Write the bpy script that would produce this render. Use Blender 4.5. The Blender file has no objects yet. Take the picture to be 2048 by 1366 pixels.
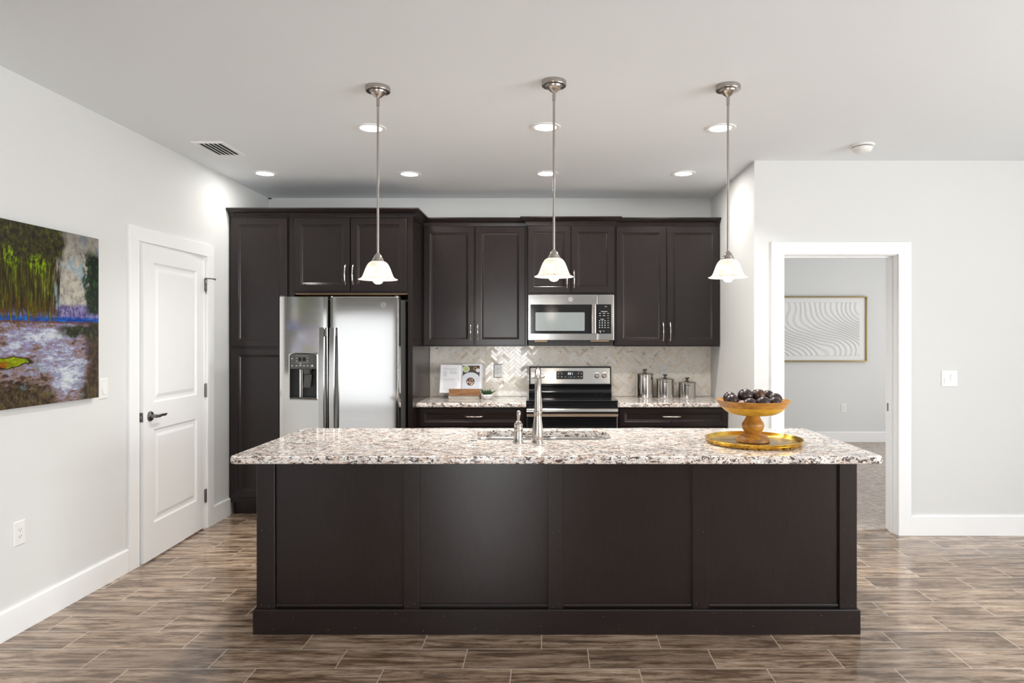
import bpy, bmesh, math, random
from mathutils import Vector, Matrix

random.seed(7)
PI = math.pi
scene = bpy.context.scene
COL = scene.collection

# ------------------------------------------------------------------ camera
F, VX, VY, EYE = 1340.0, 1099.0, 674.0, 1.4515       # focal length / vanishing point in 2048x1366 pixels, eye height
cam_data = bpy.data.cameras.new('camera')
cam_data.sensor_width = 36.0
cam_data.lens = 36.0 * F / 2048.0
cam_data.shift_x = -(VX - 1024.0) / 2048.0
cam_data.shift_y = -(683.0 - VY) / 2048.0
cam_data.clip_start = 0.05
camera = bpy.data.objects.new('camera', cam_data)
COL.objects.link(camera)
camera.location = (0, 0, EYE)
camera.rotation_euler = (PI / 2, 0, 0)
scene.camera = camera

# ------------------------------------------------------------------ world, exposure
scene.view_settings.view_transform = 'Standard'
scene.view_settings.look = 'None'
scene.view_settings.gamma = 1.0
scene.view_settings.use_curve_mapping = False
scene.view_settings.exposure = 0.06
world = bpy.data.worlds.new('daylight'); scene.world = world
world.use_nodes = True
bg = world.node_tree.nodes['Background']
bg.inputs[0].default_value = (0.97, 0.98, 1.0, 1)
bg.inputs[1].default_value = 1.0

# ------------------------------------------------------------------ key planes (metres; x right, y away from camera, z up)
XL = -2.612          # left wall
YB = 6.233           # kitchen back wall
XA = 1.50            # side wall of the kitchen alcove
YD = 4.908           # wall with the open doorway
YD2 = 5.064
YREAR = -3.45
YLW = 2.40           # where the left wall ends and the living room widens
XW, XE = -6.6, 5.3   # far ends of the living room
H = 2.743
ZC = 0.90            # counter tops
YFAR = 9.228

def area(name, loc, rot, sx, sy, power, color=(1, 1, 1), spread=180):
    l = bpy.data.lights.new(name, 'AREA'); l.shape = 'RECTANGLE'
    l.size, l.size_y, l.energy, l.color = sx, sy, power, color
    l.spread = math.radians(spread)
    o = bpy.data.objects.new(name, l); COL.objects.link(o)
    o.location, o.rotation_euler = loc, rot
    return o

DAY = (0.97, 0.99, 1.0)
# unseen daylight: rear openings placed by reflections, east and far-room lights added as fill
REAR_OPENINGS = [(-4.75, -3.0, 0.05, 1.90, 0.62), (-1.40, -0.42, 0.05, 2.1, 10.0)]     # x0, x1, z0, z1, radiance (the left one has its blinds down)
for a in REAR_OPENINGS:
    area('unseen_daylight', ((a[0] + a[1]) / 2, YREAR - 0.08, (a[2] + a[3]) / 2), (PI / 2, 0, 0), a[1] - a[0], a[3] - a[2], a[4] * PI * (a[1] - a[0]) * (a[3] - a[2]), DAY)
EAST_FILL_OPENING = (-3.2, 2.2, 0.3, 2.25)  # unseen opening, added to let the east fill in
area('unseen_daylight', (XE + 0.08, -0.5, 1.275), (PI / 2 + 0.42, 0, PI / 2), 5.4, 1.95, 330, DAY)  # added fill out of view, tilted up to brighten the ceiling
area('unseen_daylight', (5.9, 7.2, 1.4), (PI / 2, 0, PI / 2), 1.8, 1.5, 45, (1.0, 0.98, 0.95))  # added out of view to light the far room

# ------------------------------------------------------------------ helpers
def tag(o, label=None, cat=None, group=None, kind=None):
    if label: o['label'] = label
    if cat: o['category'] = cat
    if group: o['group'] = group
    if kind: o['kind'] = kind
    return o

def thing(name, label, cat, loc=(0, 0, 0), group=None):
    o = bpy.data.objects.new(name, None); COL.objects.link(o)
    o.location = loc; o.empty_display_size = 0.05
    return tag(o, label, cat, group)

def root_loc(o):
    v = Vector((0, 0, 0))
    while o is not None:
        v += o.location; o = o.parent
    return v

class MB:
    """collects shapes, given in world coordinates, into one mesh"""
    def __init__(self, xf=None):
        self.bm = bmesh.new(); self.mi = 0; self.xf = xf
    def _v(self, p): return self.bm.verts.new(p)
    def _f(self, vs):
        try:
            f = self.bm.faces.new(vs); f.material_index = self.mi; return f
        except ValueError:
            return None
    def box(self, x0, x1, y0, y1, z0, z1, bev=0.0, seg=1):
        v = [self._v((x, y, z)) for x in (x0, x1) for y in (y0, y1) for z in (z0, z1)]
        fs = [self._f([v[i] for i in q]) for q in ((0, 1, 3, 2), (4, 6, 7, 5), (0, 4, 5, 1), (2, 3, 7, 6), (0, 2, 6, 4), (1, 5, 7, 3))]
        if bev > 0:
            es = list({e for f in fs for e in f.edges})
            r = bmesh.ops.bevel(self.bm, geom=es, offset=bev, segments=seg, profile=0.5, affect='EDGES')
            for f in r['faces']: f.material_index = self.mi
        return self
    def rings(self, loops, cap0=True, cap1=True, closed=True):
        vs = [[self._v(p) for p in L] for L in loops]
        n = len(vs[0])
        for a, b in zip(vs[:-1], vs[1:]):
            for i in range(n if closed else n - 1):
                j = (i + 1) % n
                self._f([a[i], a[j], b[j], b[i]])
        if cap0: self._f(list(reversed(vs[0])))
        if cap1: self._f(vs[-1])
        return self
    def lathe(self, prof, cx, cy, z0=0.0, seg=32, axis='z', cap0=False, cap1=False, squash=1.0):
        loops = []
        for r, h in prof:
            L = []
            for k in range(seg):
                a = 2 * PI * k / seg
                c, s = math.cos(a) * max(r, 1e-5), math.sin(a) * max(r, 1e-5)
                if axis == 'z': L.append((cx + c, cy + s * squash, z0 + h))
                elif axis == 'y': L.append((cx + c, z0 + h, cy + s))      # (cx, cz), h along y
                else: L.append((z0 + h, cx + c, cy + s))                  # (cy, cz), h along x
            loops.append(L)
        return self.rings(loops, cap0, cap1)
    def tube(self, pts, rad, seg=10, caps=True, flat=1.0):
        pts = [Vector(p) for p in pts]
        rads = rad if isinstance(rad, (list, tuple)) else [rad] * len(pts)
        loops = []; up = None
        for i, p in enumerate(pts):
            t = (pts[min(i + 1, len(pts) - 1)] - pts[max(i - 1, 0)]).normalized()
            if up is None:
                up = Vector((0, 0, 1)) if abs(t.z) < 0.9 else Vector((1, 0, 0))
            n = (up - t * up.dot(t)).normalized(); b = t.cross(n); up = n
            loops.append([p + (n * math.cos(2 * PI * k / seg) + b * math.sin(2 * PI * k / seg) * flat) * rads[i] for k in range(seg)])
        return self.rings(loops, caps, caps)
    def panel(self, x0, x1, z0, z1, steps, cap0=True):
        """stepped panel facing -y: steps are (inset, y) from the back edge to the middle"""
        loops = [[(x0 + i, y, z0 + i), (x1 - i, y, z0 + i), (x1 - i, y, z1 - i), (x0 + i, y, z1 - i)] for i, y in steps]
        return self.rings(loops, cap0, True)
    def ball(self, c, r, seg=20, rng=12, sx=1, sy=1, sz=1):
        prof = [(r * math.sin(PI * k / rng), -r * math.cos(PI * k / rng)) for k in range(rng + 1)]
        loops = [[(c[0] + sx * rr * math.cos(2 * PI * k / seg), c[1] + sy * rr * math.sin(2 * PI * k / seg), c[2] + sz * h) for k in range(seg)] for rr, h in prof[1:-1]]
        vs = [[self._v(p) for p in L] for L in loops]
        for a, b in zip(vs[:-1], vs[1:]):
            for i in range(seg): self._f([a[i], a[(i + 1) % seg], b[(i + 1) % seg], b[i]])
        lo = self._v((c[0], c[1], c[2] - sz * r)); hi = self._v((c[0], c[1], c[2] + sz * r))
        for i in range(seg):
            self._f([lo, vs[0][(i + 1) % seg], vs[0][i]]); self._f([hi, vs[-1][i], vs[-1][(i + 1) % seg]])
        return self
    def poly(self, pts):
        self._f([self._v(p) for p in pts]); return self
    def prism_y(self, pts, y0, y1):
        """(x, z) outline with thickness along y"""
        return self.rings([[(x, y0, z) for x, z in pts], [(x, y1, z) for x, z in pts]])
    def prism_z(self, pts, z0, z1):
        return self.rings([[(x, y, z0) for x, y in pts], [(x, y, z1) for x, y in pts]])
    def prism_x(self, pts, x0, x1):
        return self.rings([[(x0, y, z) for y, z in pts], [(x1, y, z) for y, z in pts]])
    def build(self, name, mat, parent=None, smooth=None, label=None, kind=None):
        bm = self.bm
        bmesh.ops.remove_doubles(bm, verts=bm.verts, dist=1e-6)
        bmesh.ops.recalc_face_normals(bm, faces=bm.faces)
        if self.xf is not None: bm.transform(self.xf)
        me = bpy.data.meshes.new(name)
        off = root_loc(parent) if parent else Vector((0, 0, 0))
        if parent is None:
            xs = [v.co for v in bm.verts]
            off = Vector(((min(c.x for c in xs) + max(c.x for c in xs)) / 2, (min(c.y for c in xs) + max(c.y for c in xs)) / 2, min(c.z for c in xs)))
        bm.transform(Matrix.Translation(-off))
        bm.to_mesh(me); bm.free()
        for m in (mat if isinstance(mat, (list, tuple)) else [mat]): me.materials.append(m)
        if smooth is not None:
            for p in me.polygons: p.use_smooth = True
            me.set_sharp_from_angle(angle=math.radians(smooth))
        o = bpy.data.objects.new(name, me); COL.objects.link(o)
        if smooth is not None and smooth <= 40:
            w = o.modifiers.new('weighted_normals', 'WEIGHTED_NORMAL'); w.keep_sharp = True; w.weight = 60
        if parent: o.parent = parent
        else: o.location = off
        if label: o['label'] = label
        if kind: o['kind'] = kind
        return o

def copy_tree(o, parent=None):
    c = o.copy(); COL.objects.link(c); c.parent = parent
    for ch in list(o.children): copy_tree(ch, c)
    return c

def rrect(x0, x1, y0, y1, r, n=6):
    pts = []
    for cx, cy, a0 in ((x1 - r, y0 + r, -PI / 2), (x1 - r, y1 - r, 0), (x0 + r, y1 - r, PI / 2), (x0 + r, y0 + r, PI)):
        for k in range(n + 1):
            a = a0 + PI / 2 * k / n
            pts.append((cx + r * math.cos(a), cy + r * math.sin(a)))
    return pts

# ------------------------------------------------------------------ node materials
class NT:
    def __init__(self, name):
        self.m = bpy.data.materials.new(name); self.m.use_nodes = True
        self.t = self.m.node_tree; self.t.nodes.clear()
        self.out = self.t.nodes.new('ShaderNodeOutputMaterial')
    def new(self, ty, **kw):
        n = self.t.nodes.new(ty)
        for k, v in kw.items(): setattr(n, k, v)
        return n
    def put(self, sock, v):
        if v is None: return
        if isinstance(v, bpy.types.NodeSocket): self.t.links.new(v, sock)
        else:
            try: sock.default_value = v
            except Exception: sock.default_value = tuple(v) + (1,)
    def math(self, op, a, b=None, c=None, clamp=False):
        n = self.new('ShaderNodeMath', operation=op, use_clamp=clamp)
        self.put(n.inputs[0], a); self.put(n.inputs[1], b)
        if c is not None: self.put(n.inputs[2], c)
        return n.outputs[0]
    def mix(self, f, a, b, blend='MIX'):
        n = self.new('ShaderNodeMix', data_type='RGBA', blend_type=blend)
        n.clamp_factor = True
        self.put(n.inputs[0], f); self.put(n.inputs[6], a); self.put(n.inputs[7], b)
        return n.outputs[2]
    def ramp(self, f, stops, interp='LINEAR'):
        n = self.new('ShaderNodeValToRGB'); cr = n.color_ramp; cr.interpolation = interp
        while len(cr.elements) < len(stops): cr.elements.new(0.5)
        for e, (p, c) in zip(cr.elements, stops):
            e.position = p; e.color = (c, c, c, 1) if isinstance(c, (int, float)) else tuple(c) + (1,)
        self.put(n.inputs[0], f); return n.outputs[0]
    def sstep(self, x, a, b):
        n = self.new('ShaderNodeMapRange', interpolation_type='SMOOTHSTEP')
        self.put(n.inputs[0], x); n.inputs[1].default_value = a; n.inputs[2].default_value = b
        return n.outputs[0]
    def obj(self): return self.new('ShaderNodeTexCoord').outputs['Object']
    def pos(self): return self.new('ShaderNodeNewGeometry').outputs['Position']
    def sep(self, v):
        n = self.new('ShaderNodeSeparateXYZ'); self.put(n.inputs[0], v); return n.outputs
    def comb(self, x, y, z):
        n = self.new('ShaderNodeCombineXYZ')
        for s, v in zip(n.inputs, (x, y, z)): self.put(s, v)
        return n.outputs[0]
    def mapping(self, v, scale=(1, 1, 1), rot=(0, 0, 0), loc=(0, 0, 0)):
        n = self.new('ShaderNodeMapping'); self.put(n.inputs[0], v)
        n.inputs[1].default_value = loc; n.inputs[2].default_value = rot; n.inputs[3].default_value = scale
        return n.outputs[0]
    def noise(self, v, scale, detail=3, rough=0.5, dist=0.0):
        n = self.new('ShaderNodeTexNoise'); self.put(n.inputs['Vector'], v)
        n.inputs['Scale'].default_value = scale; n.inputs['Detail'].default_value = detail
        n.inputs['Roughness'].default_value = rough; n.inputs['Distortion'].default_value = dist
        return n.outputs[0]
    def bump(self, h, strength=0.2, dist=0.01):
        n = self.new('ShaderNodeBump'); self.put(n.inputs['Height'], h)
        n.inputs['Strength'].default_value = strength; n.inputs['Distance'].default_value = dist
        return n.outputs[0]
    def pbr(self, color, rough=0.5, metal=0.0, normal=None, **kw):
        p = self.new('ShaderNodeBsdfPrincipled')
        self.put(p.inputs['Base Color'], color); self.put(p.inputs['Roughness'], rough); self.put(p.inputs['Metallic'], metal)
        if normal is not None: self.put(p.inputs['Normal'], normal)
        for k, v in kw.items(): self.put(p.inputs[k.replace('_', ' ')], v)
        self.t.links.new(p.outputs[0], self.out.inputs[0])
        self.p = p
        return self.m

def simple(name, color, rough=0.5, metal=0.0, var=0.06, scale=8.0, **kw):
    """plain paint / plastic / metal with a faint procedural variation"""
    n = NT(name)
    v = n.noise(n.obj(), scale, 3)
    c2 = tuple(max(0, c * (1 - var)) for c in color)
    return n.pbr(n.mix(v, color, c2), rough, metal, **kw)

def emit(name, color, strength):
    n = NT(name); e = n.new('ShaderNodeEmission')
    e.inputs[0].default_value = tuple(color) + (1,); e.inputs[1].default_value = strength
    n.t.links.new(e.outputs[0], n.out.inputs[0]); return n.m

def paint(name, color, bump=0.06, rough=0.75):
    n = NT(name); p = n.pos()
    big = n.noise(p, 0.9, 3)
    c = n.mix(big, tuple(x * 1.0 for x in color), tuple(x * 0.975 for x in color))
    return n.pbr(c, rough, 0, n.bump(n.noise(p, 160, 3), bump, 0.002))

M = {}
M['wall'] = paint('wall_paint', (0.742, 0.748, 0.738))
M['wall_far'] = paint('far_room_paint', (0.74, 0.745, 0.74))
M['wall_living'] = paint('darkened_living_paint', (0.40, 0.385, 0.37))  # unseen walls, made dark to dim their reflections in steel and cabinets
M['ceiling'] = paint('ceiling_paint', (0.855, 0.895, 0.925), 0.10)
M['trim'] = simple('white_trim_paint', (0.93, 0.935, 0.94), 0.35, var=0.02)
M['plastic'] = simple('white_plastic', (0.85, 0.85, 0.83), 0.35, var=0.02)
M['slot'] = simple('dark_slot', (0.03, 0.03, 0.03), 0.6)

def espresso(name, horiz=False, k=1.0):
    n = NT(name); p = n.pos()
    sc = (4, 30, 30) if horiz else (30, 30, 4)
    g = n.noise(n.mapping(p, sc), 3.0, 5, 0.6, 0.6)
    big = n.noise(p, 3.0, 2)
    c = n.mix(g, tuple(k * x for x in (0.012, 0.0078, 0.0074)), tuple(k * x for x in (0.024, 0.0158, 0.0148)))
    c = n.mix(big, c, n.mix(0.5, c, (0.015, 0.011, 0.0105)))
    cl = n.noise(p, 5.5, 4, 0.55, 0.4)
    r = 0.225
    return n.pbr(c, r, 0, n.bump(n.noise(p, 4.0, 1), 0.05, 0.01), Specular_IOR_Level=0.42)
M['wood'] = espresso('espresso_stained_wood')
M['wood_h'] = espresso('espresso_stained_wood_horizontal', True)
M['raw_wood'] = simple('unfinished_plywood', (0.72, 0.47, 0.25), 0.6, var=0.3, scale=20)

def steel(name, color=(0.62, 0.62, 0.61), rough=0.24, horiz=True, streak=0.05, wave=0.0, bscale=1.0):
    n = NT(name); p = n.obj()
    s = n.noise(n.mapping(p, (1.5, 1.5, 260) if horiz else (260, 260, 1.5)), 2.0, 3)
    r = n.math('ADD', n.math('MULTIPLY', s, 0.10), rough - 0.05)
    nm = None
    if wave:
        w = n.noise(n.mapping(p, (1.1, 1, 2.6)), 1.6, 1)
        nm = n.bump(w, wave, 0.02)
    else:
        nm = n.bump(s, streak, 0.0006)
    return n.pbr(n.mix(s, tuple(c * 0.96 for c in color), color), r, 1.0, nm)
M['steel'] = steel('brushed_stainless', (0.53, 0.525, 0.515), rough=0.15)
M['steel_door'] = steel('brushed_stainless_door', (0.66, 0.66, 0.65), 0.10, wave=0.03)
M['steel_v'] = steel('polished_stainless', (0.66, 0.63, 0.60), 0.12, False)
M['nickel'] = steel('brushed_nickel', (0.47, 0.435, 0.40), 0.24, False)
M['chrome'] = simple('satin_nickel_pull', (0.78, 0.74, 0.70), 0.16, 1.0)
M['steel_dark'] = steel('sink_steel', (0.78, 0.775, 0.765), 0.22)
M['bronze'] = simple('dark_lever_metal', (0.20, 0.19, 0.19), 0.28, 1.0)
M['black_gloss'] = simple('black_glass', (0.012, 0.012, 0.013), 0.07)
M['black'] = simple('black_plastic', (0.02, 0.02, 0.02), 0.35)
M['grey_panel'] = simple('dark_grey_panel', (0.075, 0.075, 0.072), 0.35)
M['fridge_side'] = simple('dark_grey_enamel', (0.085, 0.083, 0.08), 0.4)
M['mark'] = simple('light_grey_print', (0.55, 0.57, 0.58), 0.5)
M['white_mark'] = emit('lit_display', (0.9, 0.95, 1.0), 1.6)
M['screen'] = simple('perforated_window_screen', (0.30, 0.335, 0.335), 0.12)

def granite():
    n = NT('speckled_granite'); p = n.pos()
    wob = n.noise(p, 14, 3)
    a = n.noise(n.mapping(p, (36, 66, 66), (0, 0, 0.35)), 1.0, 6, 0.68, 1.1)
    b = n.noise(n.mapping(p, (40, 78, 78), (0, 0, -0.3), (3, 7, 1)), 1.0, 5, 0.65, 1.0)
    c = n.noise(n.mapping(p, (16, 20, 20), (0, 0, 0), (9, 2, 5)), 1.0, 4, 0.6, 0.8)
    base = n.ramp(c, [(0.30, (0.56, 0.44, 0.37)), (0.44, (0.78, 0.68, 0.61)), (0.53, (0.86, 0.81, 0.765)), (0.66, (0.91, 0.90, 0.885))])
    base = n.mix(n.math('MULTIPLY', n.sstep(b, 0.54, 0.60), 0.75), base, (0.40, 0.25, 0.19))
    base = n.mix(n.sstep(n.noise(p, 55, 3), 0.60, 0.68), base, (0.88, 0.87, 0.85))
    grey = n.mix(n.sstep(wob, 0.5, 0.62), base, n.mix(0.5, base, (0.50, 0.50, 0.50)))
    col = n.mix(n.math('MULTIPLY', n.sstep(a, 0.533, 0.565), 0.95), grey, (0.055, 0.036, 0.032))
    col = n.mix(n.sstep(n.noise(p, 75, 3, 0.6, 0.5), 0.61, 0.65), col, (0.05, 0.04, 0.04))
    return n.pbr(col, 0.10, 0, Specular_IOR_Level=0.5)
M['granite'] = granite()

def wood_tile():
    n = NT('wood_look_floor_tile'); s = n.sep(n.pos()); x, y = s[0], s[1]
    PITCH, LEN, SH = 0.1856, 0.558, 0.2147
    vv = n.math('DIVIDE', n.math('SUBTRACT', 3.117, y), PITCH)
    row = n.math('FLOOR', vv); fv = n.math('SUBTRACT', vv, row)
    uu = n.math('DIVIDE', n.math('SUBTRACT', n.math('ADD', x, 0.381), n.math('MULTIPLY', row, SH)), LEN)
    idx = n.math('FLOOR', uu); fu = n.math('SUBTRACT', uu, idx)
    wn = n.new('ShaderNodeTexWhiteNoise', noise_dimensions='2D'); n.put(wn.inputs['Vector'], n.comb(idx, row, 0))
    r1 = wn.outputs['Value']; rc = n.sep(wn.outputs['Color'])
    du = n.math('MULTIPLY', n.math('MINIMUM', fu, n.math('SUBTRACT', 1, fu)), LEN)
    dv = n.math('MULTIPLY', n.math('MINIMUM', fv, n.math('SUBTRACT', 1, fv)), PITCH)
    edge = n.math('MINIMUM', du, n.math('MULTIPLY', dv, 0.92))
    grout = n.math('LESS_THAN', edge, 0.0025)
    vec = n.comb(n.math('ADD', n.math('MULTIPLY', x, 2.2), n.math('MULTIPLY', r1, 37)), n.math('ADD', n.math('MULTIPLY', y, 17), n.math('MULTIPLY', rc[1], 53)), n.math('MULTIPLY', rc[2], 11))
    g = n.noise(vec, 1.5, 9, 0.70, 0.35)
    vec2 = n.comb(n.math('ADD', n.math('MULTIPLY', x, 1.6), n.math('MULTIPLY', rc[2], 21)), n.math('ADD', n.math('MULTIPLY', y, 6.5), n.math('MULTIPLY', r1, 19)), 0)
    d = n.noise(vec2, 2.0, 7, 0.66, 0.8)
    fine = n.noise(n.comb(n.math('MULTIPLY', x, 9), n.math('MULTIPLY', y, 130), r1), 2.0, 3)
    col = n.ramp(g, [(0.30, (0.045, 0.027, 0.016)), (0.42, (0.17, 0.11, 0.072)), (0.49, (0.36, 0.258, 0.182)), (0.55, (0.51, 0.39, 0.293)), (0.66, (0.72, 0.58, 0.455))])
    col = n.mix(n.math('MULTIPLY', n.sstep(d, 0.54, 0.66), 0.66), col, (0.062, 0.043, 0.035))
    col = n.mix(n.math('MULTIPLY', fine, 0.25), col, (0.20, 0.15, 0.12))
    col = n.mix(n.math('MULTIPLY', n.math('POWER', rc[0], 1.6), 0.42), col, (0.11, 0.076, 0.056))
    col = n.mix(n.math('MULTIPLY', n.sstep(n.noise(n.comb(n.math('ADD', n.math('MULTIPLY', x, 7), n.math('MULTIPLY', rc[1], 41)), n.math('ADD', n.math('MULTIPLY', y, 34), n.math('MULTIPLY', r1, 23)), rc[2]), 2.4, 8, 0.72, 0.3), 0.53, 0.62), 0.38), col, (0.075, 0.05, 0.034))
    col = n.mix(1.0, col, (1.0, 0.96, 0.91), 'MULTIPLY')
    col = n.mix(grout, col, (0.60, 0.51, 0.42))
    h = n.math('MINIMUM', n.math('DIVIDE', edge, 0.004), 1.0)
    rough = n.math('ADD', 0.09, n.math('MULTIPLY', g, 0.10))
    return n.pbr(col, rough, 0, n.bump(n.math('ADD', h, n.math('MULTIPLY', fine, 0.05)), 0.12, 0.0010))
M['floor'] = wood_tile()

def carpet():
    n = NT('taupe_carpet'); p = n.pos()
    a = n.noise(n.mapping(p, (18, 34, 34)), 1.0, 8, 0.78); b = n.noise(p, 9, 3)
    c = n.ramp(a, [(0.3, (0.26, 0.21, 0.18)), (0.52, (0.56, 0.49, 0.44)), (0.7, (0.82, 0.76, 0.71))])
    c = n.mix(n.math('MULTIPLY', b, 0.35), c, (0.32, 0.28, 0.25))
    return n.pbr(c, 0.95, 0, n.bump(a, 0.6, 0.010))
M['carpet'] = carpet()

def tile_mat():
    n = NT('herringbone_marble'); p = n.pos()
    at = n.new('ShaderNodeAttribute', attribute_name='tone'); t = n.sep(at.outputs['Color'])
    v = n.noise(p, 26, 5, 0.6, 1.5); w = n.noise(p, 70, 3)
    c = n.ramp(t[0], [(0.0, (0.70, 0.585, 0.45)), (0.22, (0.87, 0.775, 0.65)), (0.5, (0.94, 0.88, 0.785)), (1.0, (0.96, 0.935, 0.885))])
    c = n.mix(n.math('MULTIPLY', n.sstep(v, 0.5, 0.72), n.math('MULTIPLY', t[1], 0.75)), c, (0.40, 0.31, 0.23))
    c = n.mix(n.math('MULTIPLY', n.sstep(w, 0.60, 0.72), 0.25), c, (0.36, 0.33, 0.31))
    return n.pbr(c, 0.07, 0, Specular_IOR_Level=0.6)
M['tile'] = tile_mat()
M['grout'] = simple('tile_grout', (0.80, 0.76, 0.70), 0.8)

# ------------------------------------------------------------------ room shell
def struct(mb, name, mat, smooth=None):
    o = mb.build(name, mat, None, smooth); o['kind'] = 'structure'; return o

struct(MB().box(XW, XE, YREAR - 0.3, YD2 - 0.02, -0.1, 0.0).box(XL - 0.16, XA + 0.15, YD2 - 0.02, YB + 0.15, -0.1, 0.0), 'floor', M['floor'])
struct(MB().box(XA + 0.15, 6.05, YD2 - 0.02, YFAR + 0.1, -0.1, 0.008), 'floor_carpet', M['carpet'])
struct(MB().box(XW, 6.05, YREAR - 0.3, YFAR + 0.1, H, H + 0.12), 'ceiling', M['ceiling'])
DY0, DY1, DZ1 = 4.237, 5.083, 2.062          # opening of the closet door in the left wall
struct(MB().box(XL - 0.14, XL, YLW, DY0, 0, H).box(XL - 0.14, XL, DY1, YB + 0.15, 0, H).box(XL - 0.14, XL, DY0, DY1, DZ1, H), 'wall_left', M['wall'])
struct(MB().box(XW, XL - 0.14, YLW, YLW + 0.14, 0, H).box(XW - 0.1, XW, YREAR, YLW + 0.14, 0, H), 'wall_living', M['wall_living'])
struct(MB().box(XL - 0.14, XA + 0.15, YB, YB + 0.14, 0, H), 'wall_back', M['wall'])
struct(MB().box(XA, XA + 0.15, YD2, YB + 0.14, 0, H), 'wall_alcove', M['wall'])
OX0, OX1, OZ1 = 1.700, 2.563, 2.07
struct(MB().box(XA, OX0, YD, YD2, 0, H).box(OX1, 6.05, YD, YD2, 0, H).box(OX0, OX1, YD, YD2, OZ1, H), 'wall_right', M['wall'])
struct(MB().box(XA + 0.15, 6.05, YFAR, YFAR + 0.1, 0, H).box(6.0, 6.05, YD2, YD2 + 1.2, 0, H).box(6.0, 6.05, 8.1, YFAR, 0, H).box(6.0, 6.05, 6.3, 8.1, 0, 0.6).box(6.0, 6.05, 6.3, 8.1, 2.2, H), 'wall_bedroom', M['wall_far'])
rear = MB(); xs = XW
for a in REAR_OPENINGS:
    rear.box(xs, a[0], YREAR - 0.14, YREAR, 0, H)
    rear.box(a[0], a[1], YREAR - 0.14, YREAR, 0, a[2]).box(a[0], a[1], YREAR - 0.14, YREAR, a[3], H); xs = a[1]
rear.box(xs, XE, YREAR - 0.14, YREAR, 0, H)
struct(rear, 'wall_rear', M['wall_living'])
e = EAST_FILL_OPENING
struct(MB().box(XE, XE + 0.14, YREAR, e[0], 0, H).box(XE, XE + 0.14, e[1], YD, 0, H).box(XE, XE + 0.14, e[0], e[1], 0, e[2]).box(XE, XE + 0.14, e[0], e[1], e[3], H), 'wall_east', M['wall'])

def base_y(mb, y0, y1, h=0.142):      # baseboard along the left wall
    prof = [(0, 0), (0.015, 0), (0.015, h - 0.008), (0.010, h), (0, h)]
    return mb.rings([[(XL + d, y, z) for d, z in prof] for y in (y0, y1)])
struct(base_y(MB(), YLW, 4.139), 'baseboard_left', M['trim'])
struct(base_y(MB(), 5.181, 5.456), 'baseboard_corner', M['trim'])
def base_x(mb, x0, x1, y, h=0.147):
    prof = [(0, 0), (0.015, 0), (0.015, h - 0.008), (0.010, h), (0, h)]
    return mb.rings([[(x, y - d, z) for d, z in prof] for x in (x0, x1)])
struct(base_x(MB(), 2.642, XE, YD), 'baseboard_right', M['trim'])
struct(base_x(MB(), XA + 0.02, 1.62, YD), 'baseboard_alcove', M['trim'])
struct(base_x(MB(), XA + 0.15, 6.0, YFAR), 'baseboard_bedroom', M['trim'])

# open doorway on the right: casing, jamb, stop, strike plate
d2 = bpy.data.objects.new('door_2', None); COL.objects.link(d2); d2.location = (2.13, YD, 0); d2['kind'] = 'structure'
cs = MB()
for x0, x1 in ((1.620, 1.714), (2.549, 2.641)):
    cs.box(x0, x1, YD - 0.019, YD, 0, 2.056, 0.002)
cs.box(1.620, 2.641, YD - 0.019, YD, 2.056, 2.146, 0.002)
cs.build('casing', M['trim'], d2)
jb = MB()
jb.box(OX0, 1.72, YD, YD2 + 0.005, 0, 2.05).box(2.543, OX1, YD, YD2 + 0.005, 0, 2.05).box(OX0, OX1, YD, YD2 + 0.005, 2.05, OZ1)
jb.build('jamb', M['trim'], d2)
st = MB()
st.box(1.72, 1.732, YD + 0.055, YD + 0.095, 0, 2.038, 0.002).box(2.531, 2.543, YD + 0.055, YD + 0.095, 0, 2.038, 0.002).box(1.72, 2.543, YD + 0.055, YD + 0.095, 2.038, 2.05, 0.002)
st.build('door_stop', M['trim'], d2)
MB().box(2.541, 2.5435, YD + 0.112, YD + 0.140, 0.895, 0.955).build('strike_plate', M['bronze'], d2, label='dark metal strike plate')

# closet door in the left wall, slightly ajar
d1 = bpy.data.objects.new('door_1', None); COL.objects.link(d1); d1.location = (XL, 4.66, 0); d1['kind'] = 'structure'
XF = XL + 0.020
cs = MB()
cs.box(XL, XF, 4.140, 4.237, 0, 2.061, 0.002).box(XL, XF, 5.083, 5.180, 0, 2.061, 0.002).box(XL, XF, 4.140, 5.180, 2.061, 2.152, 0.002)
cs.build('casing', M['trim'], d1)
jb = MB()
jb.box(XL - 0.14, XL, DY0, DY0 + 0.011, 0, 2.05).box(XL - 0.14, XL, DY1 - 0.0135, DY1, 0, 2.05).box(XL - 0.14, XL, DY0, DY1, 2.05, DZ1)
jb.box(XL - 0.14, XL - 0.05, DY1 - 0.026, DY1 - 0.0135, 0, 2.036).box(XL - 0.14, XL - 0.05, DY0 + 0.011, DY1 - 0.0135, 2.036, 2.05)
jb.build('jamb', M['trim'], d1)
# the slab is drawn in its own frame: u along the door from the hinge, front face at y = 0 (facing -y), then swung
DW, DH = 0.817, 2.036
ang = math.radians(2.55)
HX, HY = XL + 0.001, 5.068
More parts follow.
